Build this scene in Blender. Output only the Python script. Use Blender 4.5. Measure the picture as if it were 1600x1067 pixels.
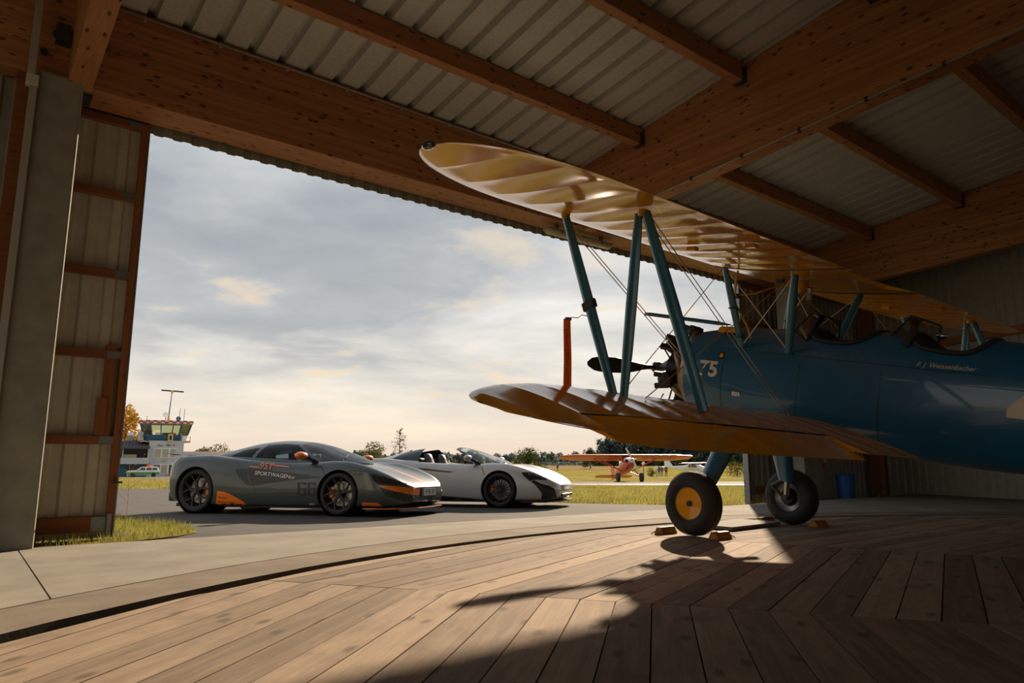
import bpy, bmesh, math, random
from math import sin, cos, pi, radians, sqrt, atan2, tan
from mathutils import Vector, Matrix
from mathutils.bvhtree import BVHTree

for o in list(bpy.data.objects):
    bpy.data.objects.remove(o)
SC = bpy.context.scene
COL = SC.collection
random.seed(7)

# ------------------------------------------------------------------ camera
# world: X along the hangar opening, Y out through it, Z up; the camera stands at X = Y = 0
PSI = radians(38.3); HCAM = 0.8; FPX = 1085.0; HOR = 715.0
PITCH = math.atan((HOR - 533.5) / FPX)
FH = Vector((sin(PSI), cos(PSI), 0)); RT = Vector((cos(PSI), -sin(PSI), 0))
cam = bpy.data.cameras.new('camera'); camo = bpy.data.objects.new('camera', cam); COL.objects.link(camo)
cam.sensor_width = 36.0; cam.sensor_fit = 'HORIZONTAL'; cam.lens = 36.0 * FPX / 1600.0
cam.clip_end = 3000
camo.location = (0, 0, HCAM)
FW = FH * cos(PITCH) + Vector((0, 0, sin(PITCH)))
camo.rotation_euler = FW.to_track_quat('-Z', 'Y').to_euler()
SC.camera = camo

# ------------------------------------------------------------------ light
SUN_AZ = radians(35.3); SUN_EL = radians(23.8)
SUNV = Vector((cos(SUN_AZ) * cos(SUN_EL), sin(SUN_AZ) * cos(SUN_EL), sin(SUN_EL)))
sun = bpy.data.lights.new('sun', 'SUN'); suno = bpy.data.objects.new('sun', sun); COL.objects.link(suno)
sun.energy = 9.6; sun.color = (1.0, 0.785, 0.56); sun.angle = radians(0.9)
suno.rotation_euler = (-SUNV).to_track_quat('-Z', 'Y').to_euler()
suno.location = (20, 20, 30)

SC.view_settings.view_transform = 'Standard'
SC.view_settings.look = 'None'
SC.view_settings.exposure = 0.0
SC.view_settings.gamma = 1.0
SC.view_settings.use_curve_mapping = False

def nd(nt, t, **k):
    n = nt.nodes.new(t)
    for a, b in k.items():
        if a == 'ins':
            for i, v in b.items(): n.inputs[i].default_value = v
        else: setattr(n, a, b)
    return n
def ramp(nt, fac, stops, interp='LINEAR'):
    n = nt.nodes.new('ShaderNodeValToRGB'); n.color_ramp.interpolation = interp
    e = n.color_ramp.elements
    while len(e) < len(stops): e.new(0.5)
    for el, (p, c) in zip(e, stops):
        el.position = p; el.color = (c, c, c, 1) if isinstance(c, (int, float)) else (*c, 1)
    nt.links.new(fac, n.inputs[0]); return n.outputs[0]
def math_(nt, op, a, b=None, clamp=False):
    n = nt.nodes.new('ShaderNodeMath'); n.operation = op; n.use_clamp = clamp
    for i, v in enumerate((a, b)):
        if v is None: continue
        if isinstance(v, (int, float)): n.inputs[i].default_value = v
        else: nt.links.new(v, n.inputs[i])
    return n.outputs[0]
def mixc(nt, fac, a, b, blend='MIX'):
    n = nt.nodes.new('ShaderNodeMix'); n.data_type = 'RGBA'; n.blend_type = blend
    for i, v in ((0, fac), (6, a), (7, b)):
        if isinstance(v, (int, float)): n.inputs[i].default_value = v
        elif isinstance(v, tuple): n.inputs[i].default_value = (*v, 1)
        else: nt.links.new(v, n.inputs[i])
    return n.outputs[2]

def build_world():
    w = bpy.data.worlds.new('sky'); SC.world = w; w.use_nodes = True
    nt = w.node_tree; nt.nodes.clear(); L = nt.links.new
    tc = nd(nt, 'ShaderNodeTexCoord'); sep = nd(nt, 'ShaderNodeSeparateXYZ')
    L(tc.outputs['Generated'], sep.inputs[0])
    z = math_(nt, 'MAXIMUM', sep.outputs[2], 0.0)
    zc = math_(nt, 'ADD', z, 0.11)
    cmb = nd(nt, 'ShaderNodeCombineXYZ')
    L(math_(nt, 'DIVIDE', sep.outputs[0], zc), cmb.inputs[0]); L(math_(nt, 'DIVIDE', sep.outputs[1], zc), cmb.inputs[1])
    def noise(scale, detail, rough, off, dist=0.0):
        mp = nd(nt, 'ShaderNodeMapping'); L(cmb.outputs[0], mp.inputs[0]); mp.inputs['Location'].default_value = off
        mp.inputs['Rotation'].default_value = (0, 0, PSI)
        n = nd(nt, 'ShaderNodeTexNoise'); L(mp.outputs[0], n.inputs['Vector'])
        n.inputs['Scale'].default_value = scale; n.inputs['Detail'].default_value = detail
        n.inputs['Roughness'].default_value = rough; n.inputs['Distortion'].default_value = dist
        return n.outputs['Fac']
    n1 = noise(0.72, 8, 0.52, (3.1, 1.7, 0.4), 0.25)
    n2 = noise(1.9, 7, 0.55, (7.7, 4.1, 2.2), 0.3)
    base = ramp(nt, z, [(0.0, (0.90, 0.72, 0.57)), (0.04, (1.02, 0.87, 0.69)), (0.11, (1.04, 0.96, 0.82)), (0.20, (0.97, 0.94, 0.88)), (0.34, (0.80, 0.82, 0.82)), (0.6, (0.62, 0.68, 0.74)), (1.0, (0.50, 0.57, 0.66))])
    dens = ramp(nt, n1, [(0.36, 0.0), (0.47, 0.55), (0.58, 1.0)])
    amt = math_(nt, 'MULTIPLY', dens, ramp(nt, z, [(0.0, 0.05), (0.07, 0.30), (0.14, 0.75), (0.45, 0.95), (1.0, 0.9)]))
    cloudc = ramp(nt, n2, [(0.30, (0.285, 0.325, 0.365)), (0.52, (0.39, 0.42, 0.45)), (0.75, (0.60, 0.61, 0.61))])
    c = mixc(nt, amt, base, cloudc)
    peach = math_(nt, 'MULTIPLY', ramp(nt, n2, [(0.58, 0.0), (0.70, 0.7)]), ramp(nt, z, [(0.0, 0.0), (0.08, 0.8), (0.22, 0.85), (0.40, 0.1)]))
    c = mixc(nt, peach, c, (0.97, 0.74, 0.48))
    bg = nd(nt, 'ShaderNodeBackground'); L(c, bg.inputs[0]); bg.inputs[1].default_value = 1.0
    out = nd(nt, 'ShaderNodeOutputWorld'); L(bg.outputs[0], out.inputs[0])
build_world()

# ------------------------------------------------------------------ materials
MATS = {}
def newmat(name):
    m = bpy.data.materials.new(name); m.use_nodes = True
    nt = m.node_tree; b = nt.nodes['Principled BSDF']; MATS[name] = m
    return m, nt, b
def setb(b, **k):
    for a, v in k.items():
        b.inputs[a].default_value = v
def objcoord(nt, scale=(1, 1, 1), gen='Object'):
    tc = nd(nt, 'ShaderNodeTexCoord'); mp = nd(nt, 'ShaderNodeMapping')
    nt.links.new(tc.outputs[gen], mp.inputs[0]); mp.inputs['Scale'].default_value = scale
    return mp.outputs[0], mp
def noise_(nt, vec, scale, detail=4, rough=0.5, dist=0.0):
    n = nd(nt, 'ShaderNodeTexNoise'); nt.links.new(vec, n.inputs['Vector'])
    n.inputs['Scale'].default_value = scale; n.inputs['Detail'].default_value = detail
    n.inputs['Roughness'].default_value = rough; n.inputs['Distortion'].default_value = dist
    return n.outputs['Fac']
def bump_(nt, b, h, strength=0.3, dist=0.01):
    n = nd(nt, 'ShaderNodeBump'); nt.links.new(h, n.inputs['Height'])
    n.inputs['Strength'].default_value = strength; n.inputs['Distance'].default_value = dist
    nt.links.new(n.outputs[0], b.inputs['Normal'])
def plain(name, col, rough=0.5, metal=0.0, var=0.12, scale=6.0, coat=0.0, bump=0.0, bscale=60.0, spec=None):
    m, nt, b = newmat(name); v, _ = objcoord(nt)
    f = noise_(nt, v, scale, 5, 0.55)
    lo = tuple(max(0, x * (1 - var)) for x in col); hi = tuple(min(1, x * (1 + var)) for x in col)
    nt.links.new(ramp(nt, f, [(0.3, lo), (0.7, hi)]), b.inputs['Base Color'])
    setb(b, Roughness=rough, Metallic=metal)
    if spec is not None: b.inputs['Specular IOR Level'].default_value = spec
    if coat: setb(b, **{'Coat Weight': coat, 'Coat Roughness': 0.04})
    if bump: bump_(nt, b, noise_(nt, v, bscale, 4, 0.6), bump, 0.004)
    return m
def leafy(name, col, var, scale):
    """leaf or blade: diffuse with light shining through"""
    m, nt, b = newmat(name); L = nt.links.new; v, _ = objcoord(nt); f = noise_(nt, v, scale, 4, 0.6)
    c = ramp(nt, f, [(0.3, tuple(x * (1 - var) for x in col)), (0.7, tuple(min(1, x * (1 + var)) for x in col))])
    df = nd(nt, 'ShaderNodeBsdfDiffuse'); tr = nd(nt, 'ShaderNodeBsdfTranslucent'); L(c, df.inputs[0]); L(c, tr.inputs[0])
    mx = nd(nt, 'ShaderNodeMixShader'); mx.inputs[0].default_value = 0.35; L(df.outputs[0], mx.inputs[1]); L(tr.outputs[0], mx.inputs[2])
    L(mx.outputs[0], nt.nodes['Material Output'].inputs[0]); return m
def wood(name, c0, c1, rough=0.6, axis=0, knots=1.0, lam=0.0, rnd=0.0, grain=14.0, stain=0.0, bump=0.25, kscale=1.0):
    """grain along the object's own axis, dark knots, optional glued lamellae stacked along z"""
    m, nt, b = newmat(name); L = nt.links.new
    sc = [grain, grain, grain]; sc[axis] = 0.9
    tc = nd(nt, 'ShaderNodeTexCoord')
    oi = nd(nt, 'ShaderNodeObjectInfo')
    add = nd(nt, 'ShaderNodeVectorMath', operation='ADD'); L(tc.outputs['Object'], add.inputs[0])
    rv = nd(nt, 'ShaderNodeVectorMath', operation='SCALE'); rv.inputs[0].default_value = (37, 23, 11); L(oi.outputs['Random'], rv.inputs['Scale'])
    L(rv.outputs[0], add.inputs[1]); P = add.outputs[0]
    if lam:
        s = nd(nt, 'ShaderNodeSeparateXYZ'); L(tc.outputs['Object'], s.inputs[0])
        lamid = math_(nt, 'FLOOR', math_(nt, 'DIVIDE', s.outputs[2], lam))
        wn = nd(nt, 'ShaderNodeTexWhiteNoise', noise_dimensions='1D'); L(lamid, wn.inputs['W'])
        sv = nd(nt, 'ShaderNodeVectorMath', operation='SCALE'); sv.inputs[0].default_value = (9, 5, 3); L(wn.outputs['Value'], sv.inputs['Scale'])
        a2 = nd(nt, 'ShaderNodeVectorMath', operation='ADD'); L(P, a2.inputs[0]); L(sv.outputs[0], a2.inputs[1]); P = a2.outputs[0]
    mp = nd(nt, 'ShaderNodeMapping'); L(P, mp.inputs[0]); mp.inputs['Scale'].default_value = sc
    g = noise_(nt, mp.outputs[0], 1.6, 6, 0.6, 0.6)
    fine = noise_(nt, mp.outputs[0], 7.0, 4, 0.6)
    g2 = math_(nt, 'ADD', math_(nt, 'MULTIPLY', g, 0.75), math_(nt, 'MULTIPLY', fine, 0.25))
    if lam: g2 = math_(nt, 'ADD', g2, math_(nt, 'MULTIPLY', math_(nt, 'SUBTRACT', wn.outputs['Value'], 0.5), 0.22))
    if rnd: g2 = math_(nt, 'ADD', g2, math_(nt, 'MULTIPLY', math_(nt, 'SUBTRACT', oi.outputs['Random'], 0.5), rnd))
    col = ramp(nt, g2, [(0.28, c0), (0.72, c1)])
    if knots:
        sp = nd(nt, 'ShaderNodeSeparateXYZ'); L(P, sp.inputs[0]); oth = [i for i in (0, 1, 2) if i != axis]
        cm = nd(nt, 'ShaderNodeCombineXYZ'); L(math_(nt, 'MULTIPLY', sp.outputs[axis], 2.6 * kscale), cm.inputs[0])
        L(math_(nt, 'MULTIPLY', math_(nt, 'ADD', sp.outputs[oth[0]], sp.outputs[oth[1]]), 6.0 * kscale), cm.inputs[1])
        vo = nd(nt, 'ShaderNodeTexVoronoi', voronoi_dimensions='2D'); L(cm.outputs[0], vo.inputs['Vector']); vo.inputs['Scale'].default_value = 1.0
        wob = math_(nt, 'ADD', vo.outputs['Distance'], math_(nt, 'MULTIPLY', math_(nt, 'SUBTRACT', fine, 0.5), 0.12))
        k = ramp(nt, wob, [(0.05, 1.0), (0.12, 0.0)])
        k = math_(nt, 'MULTIPLY', k, knots, True)
        col = mixc(nt, k, col, tuple(x * 0.22 for x in c0))
    if stain:
        st = noise_(nt, P, 2.6, 5, 0.6)
        col = mixc(nt, math_(nt, 'MULTIPLY', ramp(nt, st, [(0.5, 0.0), (0.72, 1.0)]), stain), col, (0.12, 0.085, 0.06))
    L(col, b.inputs['Base Color']); setb(b, Roughness=rough, **{'Specular IOR Level': 0.3})
    if bump: bump_(nt, b, g2, bump, 0.004)
    return m
def glass(name, tint=(0.8, 0.85, 0.85), alpha=0.25, rough=0.02, ior=1.45):
    """thin sheet: part see-through, part glossy"""
    m, nt, b = newmat(name); L = nt.links.new
    tr = nd(nt, 'ShaderNodeBsdfTransparent'); tr.inputs[0].default_value = (*tint, 1)
    gl = nd(nt, 'ShaderNodeBsdfGlossy'); gl.inputs['Roughness'].default_value = rough
    fr = nd(nt, 'ShaderNodeFresnel'); fr.inputs['IOR'].default_value = ior
    f = math_(nt, 'ADD', fr.outputs[0], alpha, True)
    mx = nd(nt, 'ShaderNodeMixShader'); L(f, mx.inputs[0]); L(tr.outputs[0], mx.inputs[1]); L(gl.outputs[0], mx.inputs[2])
    L(mx.outputs[0], nt.nodes['Material Output'].inputs[0])
    return m

wood('beam_wood', (0.34, 0.14, 0.060), (0.58, 0.27, 0.125), 0.55, 0, 1.0, 0.045, 0.0, 12)
wood('purlin_wood', (0.32, 0.13, 0.055), (0.52, 0.235, 0.10), 0.55, 0, 0.9, 0, 0.1, 12)
wood('door_wood', (0.20, 0.07, 0.025), (0.33, 0.12, 0.042), 0.6, 0, 0.5, 0, 0.15, 16)
wood('plank_wood', (0.155, 0.113, 0.075), (0.335, 0.25, 0.172), 0.92, 0, 0.6, 0, 0.42, 11, 0.6, 0.35, 0.62)
plain('roof_metal', (0.57, 0.56, 0.515), 0.5, 0.05, 0.10, 25)
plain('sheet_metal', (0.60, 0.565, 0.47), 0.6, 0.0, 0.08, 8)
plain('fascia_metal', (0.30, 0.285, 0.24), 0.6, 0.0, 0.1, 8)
plain('galvanized', (0.24, 0.27, 0.28), 0.45, 0.7, 0.2, 20)
plain('dark_metal', (0.06, 0.065, 0.07), 0.5, 0.5, 0.2, 20)
plain('concrete_pillar', (0.27, 0.255, 0.21), 0.85, 0, 0.18, 5, bump=0.3, bscale=40)
plain('concrete_slab', (0.26, 0.245, 0.205), 0.95, 0, 0.20, 1.6, bump=0.2, bscale=70, spec=0.15)
plain('concrete_ring', (0.21, 0.18, 0.14), 0.95, 0, 0.22, 2.2, bump=0.35, bscale=60, spec=0.12)
plain('gap_dark', (0.03, 0.045, 0.05), 0.9, 0.0, 0.3, 30, spec=0.1)
plain('asphalt', (0.085, 0.082, 0.078), 0.95, 0, 0.22, 3.0, bump=0.4, bscale=90, spec=0.15)
plain('asphalt_light', (0.16, 0.15, 0.135), 0.9, 0, 0.12, 1.0, spec=0.1)
plain('grass_ground', (0.26, 0.22, 0.06), 1.0, 0, 0.35, 0.6, spec=0.0)
plain('field_soil', (0.27, 0.19, 0.11), 1.0, 0, 0.15, 0.05, spec=0.0)
plain('white_paint', (0.72, 0.71, 0.68), 0.5, 0, 0.06)
plain('conduit_grey', (0.36, 0.34, 0.29), 0.5, 0, 0.06)
plain('lamp_plastic', (0.52, 0.46, 0.30), 0.35, 0, 0.06)
plain('rubber', (0.022, 0.021, 0.021), 0.75, 0, 0.2, 12, bump=0.2)
plain('yellow_paint', (0.78, 0.335, 0.008), 0.11, 0, 0.08, 3, spec=0.36)
plain('blue_paint', (0.006, 0.105, 0.21), 0.28, 0, 0.10, 2.5, coat=0.6)
plain('strut_blue', (0.012, 0.125, 0.175), 0.3, 0, 0.08, 4, coat=0.4)
plain('cream_paint', (0.72, 0.60, 0.46), 0.5, 0, 0.05)
plain('engine_black', (0.022, 0.023, 0.025), 0.45, 0.5, 0.3, 30)
plain('prop_black', (0.028, 0.034, 0.036), 0.35, 0.1, 0.15)
plain('exhaust_tan', (0.40, 0.30, 0.20), 0.45, 0.6, 0.2, 10)
plain('wire_steel', (0.55, 0.42, 0.30), 0.3, 0.8, 0.05)
plain('wire_yellow', (0.60, 0.30, 0.04), 0.4, 0.1, 0.05)
plain('hose_yellow', (0.65, 0.36, 0.05), 0.5, 0, 0.05)
plain('leather_dark', (0.02, 0.014, 0.013), 0.6, 0, 0.2, 20)
plain('chrome', (0.6, 0.6, 0.6), 0.2, 1.0, 0.03)
leafy('orange_cloth', (0.95, 0.23, 0.03), 0.08, 9)
plain('chock_paint', (0.30, 0.13, 0.02), 0.6, 0, 0.45, 14)
plain('board_paint', (0.22, 0.215, 0.20), 0.9, 0.0, 0.12, 5, spec=0.15)
plain('bin_blue', (0.01, 0.10, 0.36), 0.45, 0, 0.08)
plain('red_paint', (0.55, 0.035, 0.02), 0.35, 0, 0.08, 4, coat=0.3)
plain('black_plastic', (0.012, 0.012, 0.013), 0.45, 0, 0.1)
plain('car_grey', (0.050, 0.068, 0.077), 0.32, 0.1, 0.04, 3, coat=0.6, spec=0.4)
plain('car_silver', (0.50, 0.49, 0.50), 0.38, 0.12, 0.03, 3, coat=0.5)
plain('car_orange', (0.85, 0.20, 0.018), 0.3, 0, 0.04, 4, coat=0.8)
plain('carbon', (0.008, 0.009, 0.010), 0.35, 0.0, 0.2, 60, coat=0.15)
plain('decal_black', (0.012, 0.015, 0.018), 0.35, 0, 0.05)
plain('decal_white', (0.80, 0.80, 0.80), 0.45, 0, 0.03)
plain('rim_black', (0.010, 0.011, 0.012), 0.4, 0.2, 0.08)
plain('disc_steel', (0.34, 0.33, 0.32), 0.35, 0.8, 0.2, 25)
plain('interior_dark', (0.02, 0.02, 0.022), 0.7, 0, 0.15)
plain('seat_red', (0.30, 0.05, 0.03), 0.7, 0, 0.15)
plain('seat_grey', (0.045, 0.05, 0.055), 0.55, 0, 0.15)
plain('plate_blue', (0.02, 0.08, 0.42), 0.45, 0, 0.03)
plain('lamp_dark', (0.03, 0.033, 0.038), 0.08, 0.3, 0.2, 40, coat=1.0)
plain('render_wall', (0.50, 0.52, 0.52), 0.85, 0, 0.08, 0.6)
plain('tower_blue', (0.03, 0.11, 0.19), 0.45, 0, 0.06)
plain('tower_red', (0.40, 0.045, 0.035), 0.6, 0, 0.06)
plain('roof_tile_dark', (0.09, 0.075, 0.075), 0.8, 0, 0.15, 2)
plain('roof_tile_brown', (0.22, 0.13, 0.10), 0.8, 0, 0.12, 1)
plain('window_dark', (0.09, 0.085, 0.07), 0.1, 0.2, 0.3, 0.8)
plain('blind_cream', (0.42, 0.38, 0.27), 0.7, 0, 0.08)
plain('sign_yellow', (0.62, 0.50, 0.18), 0.6, 0, 0.05)
plain('green_paint', (0.06, 0.30, 0.06), 0.45, 0, 0.06)
plain('bark', (0.085, 0.06, 0.04), 0.9, 0, 0.3, 5)
leafy('leaf_green', (0.085, 0.105, 0.026), 0.45, 0.9)
leafy('leaf_olive', (0.17, 0.15, 0.045), 0.45, 0.8)
leafy('leaf_yellow', (0.50, 0.27, 0.035), 0.40, 0.7)
leafy('needle_green', (0.045, 0.07, 0.040), 0.4, 0.6)
leafy('forest_hazed', (0.18, 0.24, 0.24), 0.35, 0.12)  # distance haze is mixed into this leaf colour
leafy('forest_far_haze', (0.20, 0.24, 0.23), 0.25, 0.08)  # paler still: haze of the far belt put into the leaf colour
leafy('blade_green', (0.23, 0.24, 0.06), 0.40, 2.0)
leafy('blade_yellow', (0.34, 0.30, 0.095), 0.30, 1.2)
plain('dry_stalk', (0.34, 0.22, 0.11), 0.85, 0, 0.2)
plain('prop_cream', (0.62, 0.52, 0.36), 0.45, 0, 0.06)
plain('aircraft_red', (0.60, 0.055, 0.03), 0.35, 0, 0.10, 0.8, coat=0.3)
plain('lettering_olive', (0.33, 0.17, 0.05), 0.6, 0, 0.05)
plain('cloth_blue', (0.05, 0.09, 0.16), 0.8)
plain('cloth_red', (0.40, 0.05, 0.04), 0.8)
plain('buttress_dark', (0.006, 0.013, 0.024), 0.3, 0, 0.1)
plain('cloth_dark', (0.03, 0.03, 0.035), 0.8)
glass('car_glass', (0.70, 0.78, 0.80), 0.03)
glass('car_glass_dark', (0.36, 0.44, 0.50), 0.0, 0.02, 1.28)
glass('clear_glass', (0.82, 0.85, 0.84), 0.12)
glass('cab_glass', (0.72, 0.78, 0.58), 0.16)

# ------------------------------------------------------------------ mesh helpers
class MB:
    def __init__(s): s.v = []; s.f = []
    def add(s, vs, fs):
        k = len(s.v); s.v += [tuple(p) for p in vs]; s.f += [tuple(i + k for i in q) for q in fs]; return s
    def box(s, x0, x1, y0, y1, z0, z1):
        return s.add([(x0, y0, z0), (x1, y0, z0), (x1, y1, z0), (x0, y1, z0), (x0, y0, z1), (x1, y0, z1), (x1, y1, z1), (x0, y1, z1)],
                     [(0, 3, 2, 1), (4, 5, 6, 7), (0, 1, 5, 4), (1, 2, 6, 5), (2, 3, 7, 6), (3, 0, 4, 7)])
    def bar(s, p0, p1, w, h, up=(0, 0, 1)):
        p0, p1 = Vector(p0), Vector(p1); d = (p1 - p0).normalized(); a = d.cross(Vector(up))
        if a.length < 1e-5: a = d.cross(Vector((1, 0, 0)))
        a.normalize(); b = a.cross(d).normalized()
        vs = []
        for p in (p0, p1):
            for i, j in ((-1, -1), (1, -1), (1, 1), (-1, 1)): vs.append(p + a * (i * w / 2) + b * (j * h / 2))
        return s.add(vs, [(0, 1, 2, 3), (7, 6, 5, 4), (0, 4, 5, 1), (1, 5, 6, 2), (2, 6, 7, 3), (3, 7, 4, 0)])
    def rings(s, R, cap=True, closed=True):
        n = len(R[0]); vs = [p for r in R for p in r]; fs = []
        for i in range(len(R) - 1):
            for j in range(n if closed else n - 1):
                k = (j + 1) % n
                fs.append((i * n + j, i * n + k, (i + 1) * n + k, (i + 1) * n + j))
        if cap:
            fs.append(tuple(range(n - 1, -1, -1))); fs.append(tuple((len(R) - 1) * n + j for j in range(n)))
        return s.add(vs, fs)
    def tube(s, pts, r, n=8, cap=True, sx=1.0, up=None):
        pts = [Vector(p) for p in pts]; R = []; prev = None
        for i, p in enumerate(pts):
            d = (pts[min(i + 1, len(pts) - 1)] - pts[max(i - 1, 0)]).normalized()
            if prev is None:
                a = d.cross(Vector(up) if up else (Vector((0, 0, 1)) if abs(d.z) < 0.9 else Vector((1, 0, 0)))).normalized()
            else:
                a = (prev - d * prev.dot(d)).normalized()
            prev = a; b = a.cross(d).normalized(); rr = r[i] if isinstance(r, (list, tuple)) else r
            R.append([p + a * (rr * sx * cos(2 * pi * j / n)) + b * (rr * sin(2 * pi * j / n)) for j in range(n)])
        return s.rings(R, cap)
    def lathe(s, prof, o=(0, 0, 0), axis='y', n=24, cap=False):
        o = Vector(o); R = []
        for r, h in prof:
            ring = []
            for j in range(n):
                t = 2 * pi * j / n; c, q = r * cos(t), r * sin(t)
                ring.append(o + Vector({'x': (h, c, q), 'y': (q, h, c), 'z': (c, q, h)}[axis]))
            R.append(ring)
        return s.rings(R, cap)
    def poly(s, pts, thick, nrm):
        """flat outline pts (3-D) given thickness along nrm"""
        n = len(pts); nv = Vector(nrm) * thick
        vs = [Vector(p) for p in pts]; vs += [p + nv for p in vs]
        fs = [tuple(range(n - 1, -1, -1)), tuple(range(n, 2 * n))] + [(i, (i + 1) % n, n + (i + 1) % n, n + i) for i in range(n)]
        return s.add(vs, fs)
    def grid(s, G):
        m = len(G[0]); vs = [p for r in G for p in r]
        return s.add(vs, [(i * m + j, i * m + j + 1, (i + 1) * m + j + 1, (i + 1) * m + j) for i in range(len(G) - 1) for j in range(m - 1)])
    def sphere(s, c, r, n=12, m=8):
        rx, ry, rz = r if isinstance(r, (tuple, list)) else (r, r, r)
        R = [[(c[0] + rx * sin(pi * i / m) * cos(2 * pi * j / n), c[1] + ry * sin(pi * i / m) * sin(2 * pi * j / n), c[2] + rz * cos(pi * i / m)) for j in range(n)] for i in range(m + 1)]
        for ring in (R[0], R[-1]):
            for k in range(len(ring)): ring[k] = (c[0] + 0.001 * rx * cos(2 * pi * k / n), c[1] + 0.001 * ry * sin(2 * pi * k / n), ring[k][2])
        return s.rings(R, True)
    def mesh(s, name, mat, smooth=False, fix=True):
        me = bpy.data.meshes.new(name); me.from_pydata(s.v, [], s.f); me.update()
        if fix:
            bm = bmesh.new(); bm.from_mesh(me); bmesh.ops.recalc_face_normals(bm, faces=bm.faces); bm.to_mesh(me); bm.free()
        if mat: me.materials.append(MATS[mat])
        if smooth:
            me.polygons.foreach_set('use_smooth', [True] * len(me.polygons))
            if smooth != 'all':
                try: me.set_sharp_from_angle(angle=radians(smooth if smooth > 1 else 40))
                except Exception: pass
        return me
    def build(s, name, mat, parent=None, smooth=False, fix=True, bevel=0, **p):
        return link(name, s.mesh(name, mat, smooth, fix), parent, bevel, **p)
def link(name, me, parent=None, bevel=0, **p):
    o = bpy.data.objects.new(name, me); COL.objects.link(o)
    if parent: o.parent = parent
    if bevel:
        b = o.modifiers.new('bevel', 'BEVEL'); b.width = bevel; b.segments = 2; b.limit_method = 'ANGLE'
    for k, v in p.items(): o[k] = v
    return o
def thing(name, label, cat, loc=(0, 0, 0), rot=(0, 0, 0), **p):
    o = link(name, None, label=label, category=cat, **p); o.empty_display_size = 0.2
    o.location = loc; o.rotation_euler = rot; return o
def copy_tree(o, parent=None):
    c = o.copy(); COL.objects.link(c); c.parent = parent
    for ch in list(o.children): copy_tree(ch, c)
    return c
def applied(o):
    """bake the modifiers of o into its mesh"""
    dg = bpy.context.evaluated_depsgraph_get(); ev = o.evaluated_get(dg)
    me = bpy.data.meshes.new_from_object(ev); o.modifiers.clear(); o.data = me
def cr(tab, x):
    """smooth table lookup; tab = [(x, a, b, ...)] sorted by x"""
    if x <= tab[0][0]: return list(tab[0][1:])
    if x >= tab[-1][0]: return list(tab[-1][1:])
    for i in range(len(tab) - 1):
        if tab[i][0] <= x <= tab[i + 1][0]: break
    t = (x - tab[i][0]) / (tab[i + 1][0] - tab[i][0]); h = tab[i + 1][0] - tab[i][0]; out = []
    for k in range(1, len(tab[0])):
        def sl(a, b): return (tab[b][k] - tab[a][k]) / (tab[b][0] - tab[a][0])
        s1 = sl(i, i + 1)
        m0 = s1 if i == 0 else (0 if sl(i - 1, i) * s1 <= 0 else 2 * sl(i - 1, i) * s1 / (sl(i - 1, i) + s1))
        m1 = s1 if i + 2 >= len(tab) else (0 if sl(i + 1, i + 2) * s1 <= 0 else 2 * sl(i + 1, i + 2) * s1 / (sl(i + 1, i + 2) + s1))
        a, b = tab[i][k], tab[i + 1][k]
        out.append((2 * t**3 - 3 * t**2 + 1) * a + (t**3 - 2 * t**2 + t) * h * m0 + (-2 * t**3 + 3 * t**2) * b + (t**3 - t**2) * h * m1)
    return out
def text_data(txt, size, shear=0.0, spacing=1.0, bold=0.0):
    cu = bpy.data.curves.new('lettering', 'FONT'); cu.body = txt; cu.size = size; cu.shear = shear; cu.space_character = spacing
    cu.align_x = 'CENTER'; cu.align_y = 'CENTER'; cu.resolution_u = 3; cu.offset = bold
    o = bpy.data.objects.new('lettering', cu); COL.objects.link(o)
    dg = bpy.context.evaluated_depsgraph_get(); ev = o.evaluated_get(dg); me = ev.to_mesh()
    vs = [tuple(v.co) for v in me.vertices]; fs = [tuple(p.vertices) for p in me.polygons]
    ev.to_mesh_clear(); bpy.data.objects.remove(o); bpy.data.curves.remove(cu)
    return vs, fs
def decal(name, vs2, fs, mat, parent, bvh, mapf, direc, eps=0.004, cuts=0, **p):
    """lay a flat outline (2-D points) onto a surface: mapf gives a start point in the parent's frame, direc the way to the surface"""
    me = bpy.data.meshes.new(name); me.from_pydata([(a, b, 0) for a, b, *_ in vs2], [], fs)
    bm = bmesh.new(); bm.from_mesh(me)
    if cuts:
        bmesh.ops.triangulate(bm, faces=bm.faces)
        for _ in range(cuts):
            ed = [e for e in bm.edges if e.calc_length() > 0.05]
            if not ed: break
            bmesh.ops.subdivide_edges(bm, edges=ed, cuts=1); bmesh.ops.triangulate(bm, faces=bm.faces)
    d = Vector(direc).normalized(); last = None; pend = []
    for v in bm.verts:
        st = Vector(mapf(v.co.x, v.co.y)); h = bvh.ray_cast(st, d)
        if h[0] is None: pend.append((v, st)); continue
        v.co = h[0] - d * eps; last = (h[0] - st).dot(d)
    for v, st in pend: v.co = st + d * ((last or 1.0) - eps)
    bmesh.ops.recalc_face_normals(bm, faces=bm.faces)
    if bm.faces and sum((f.normal.dot(d) * f.calc_area() for f in bm.faces)) > 0: bmesh.ops.reverse_faces(bm, faces=bm.faces)
    bm.to_mesh(me); bm.free(); me.materials.append(MATS[mat])
    return link(name, me, parent, **p)
def bvh_of(o):
    me = o.data; return BVHTree.FromPolygons([v.co.copy() for v in me.vertices], [tuple(p.vertices) for p in me.polygons])

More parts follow.
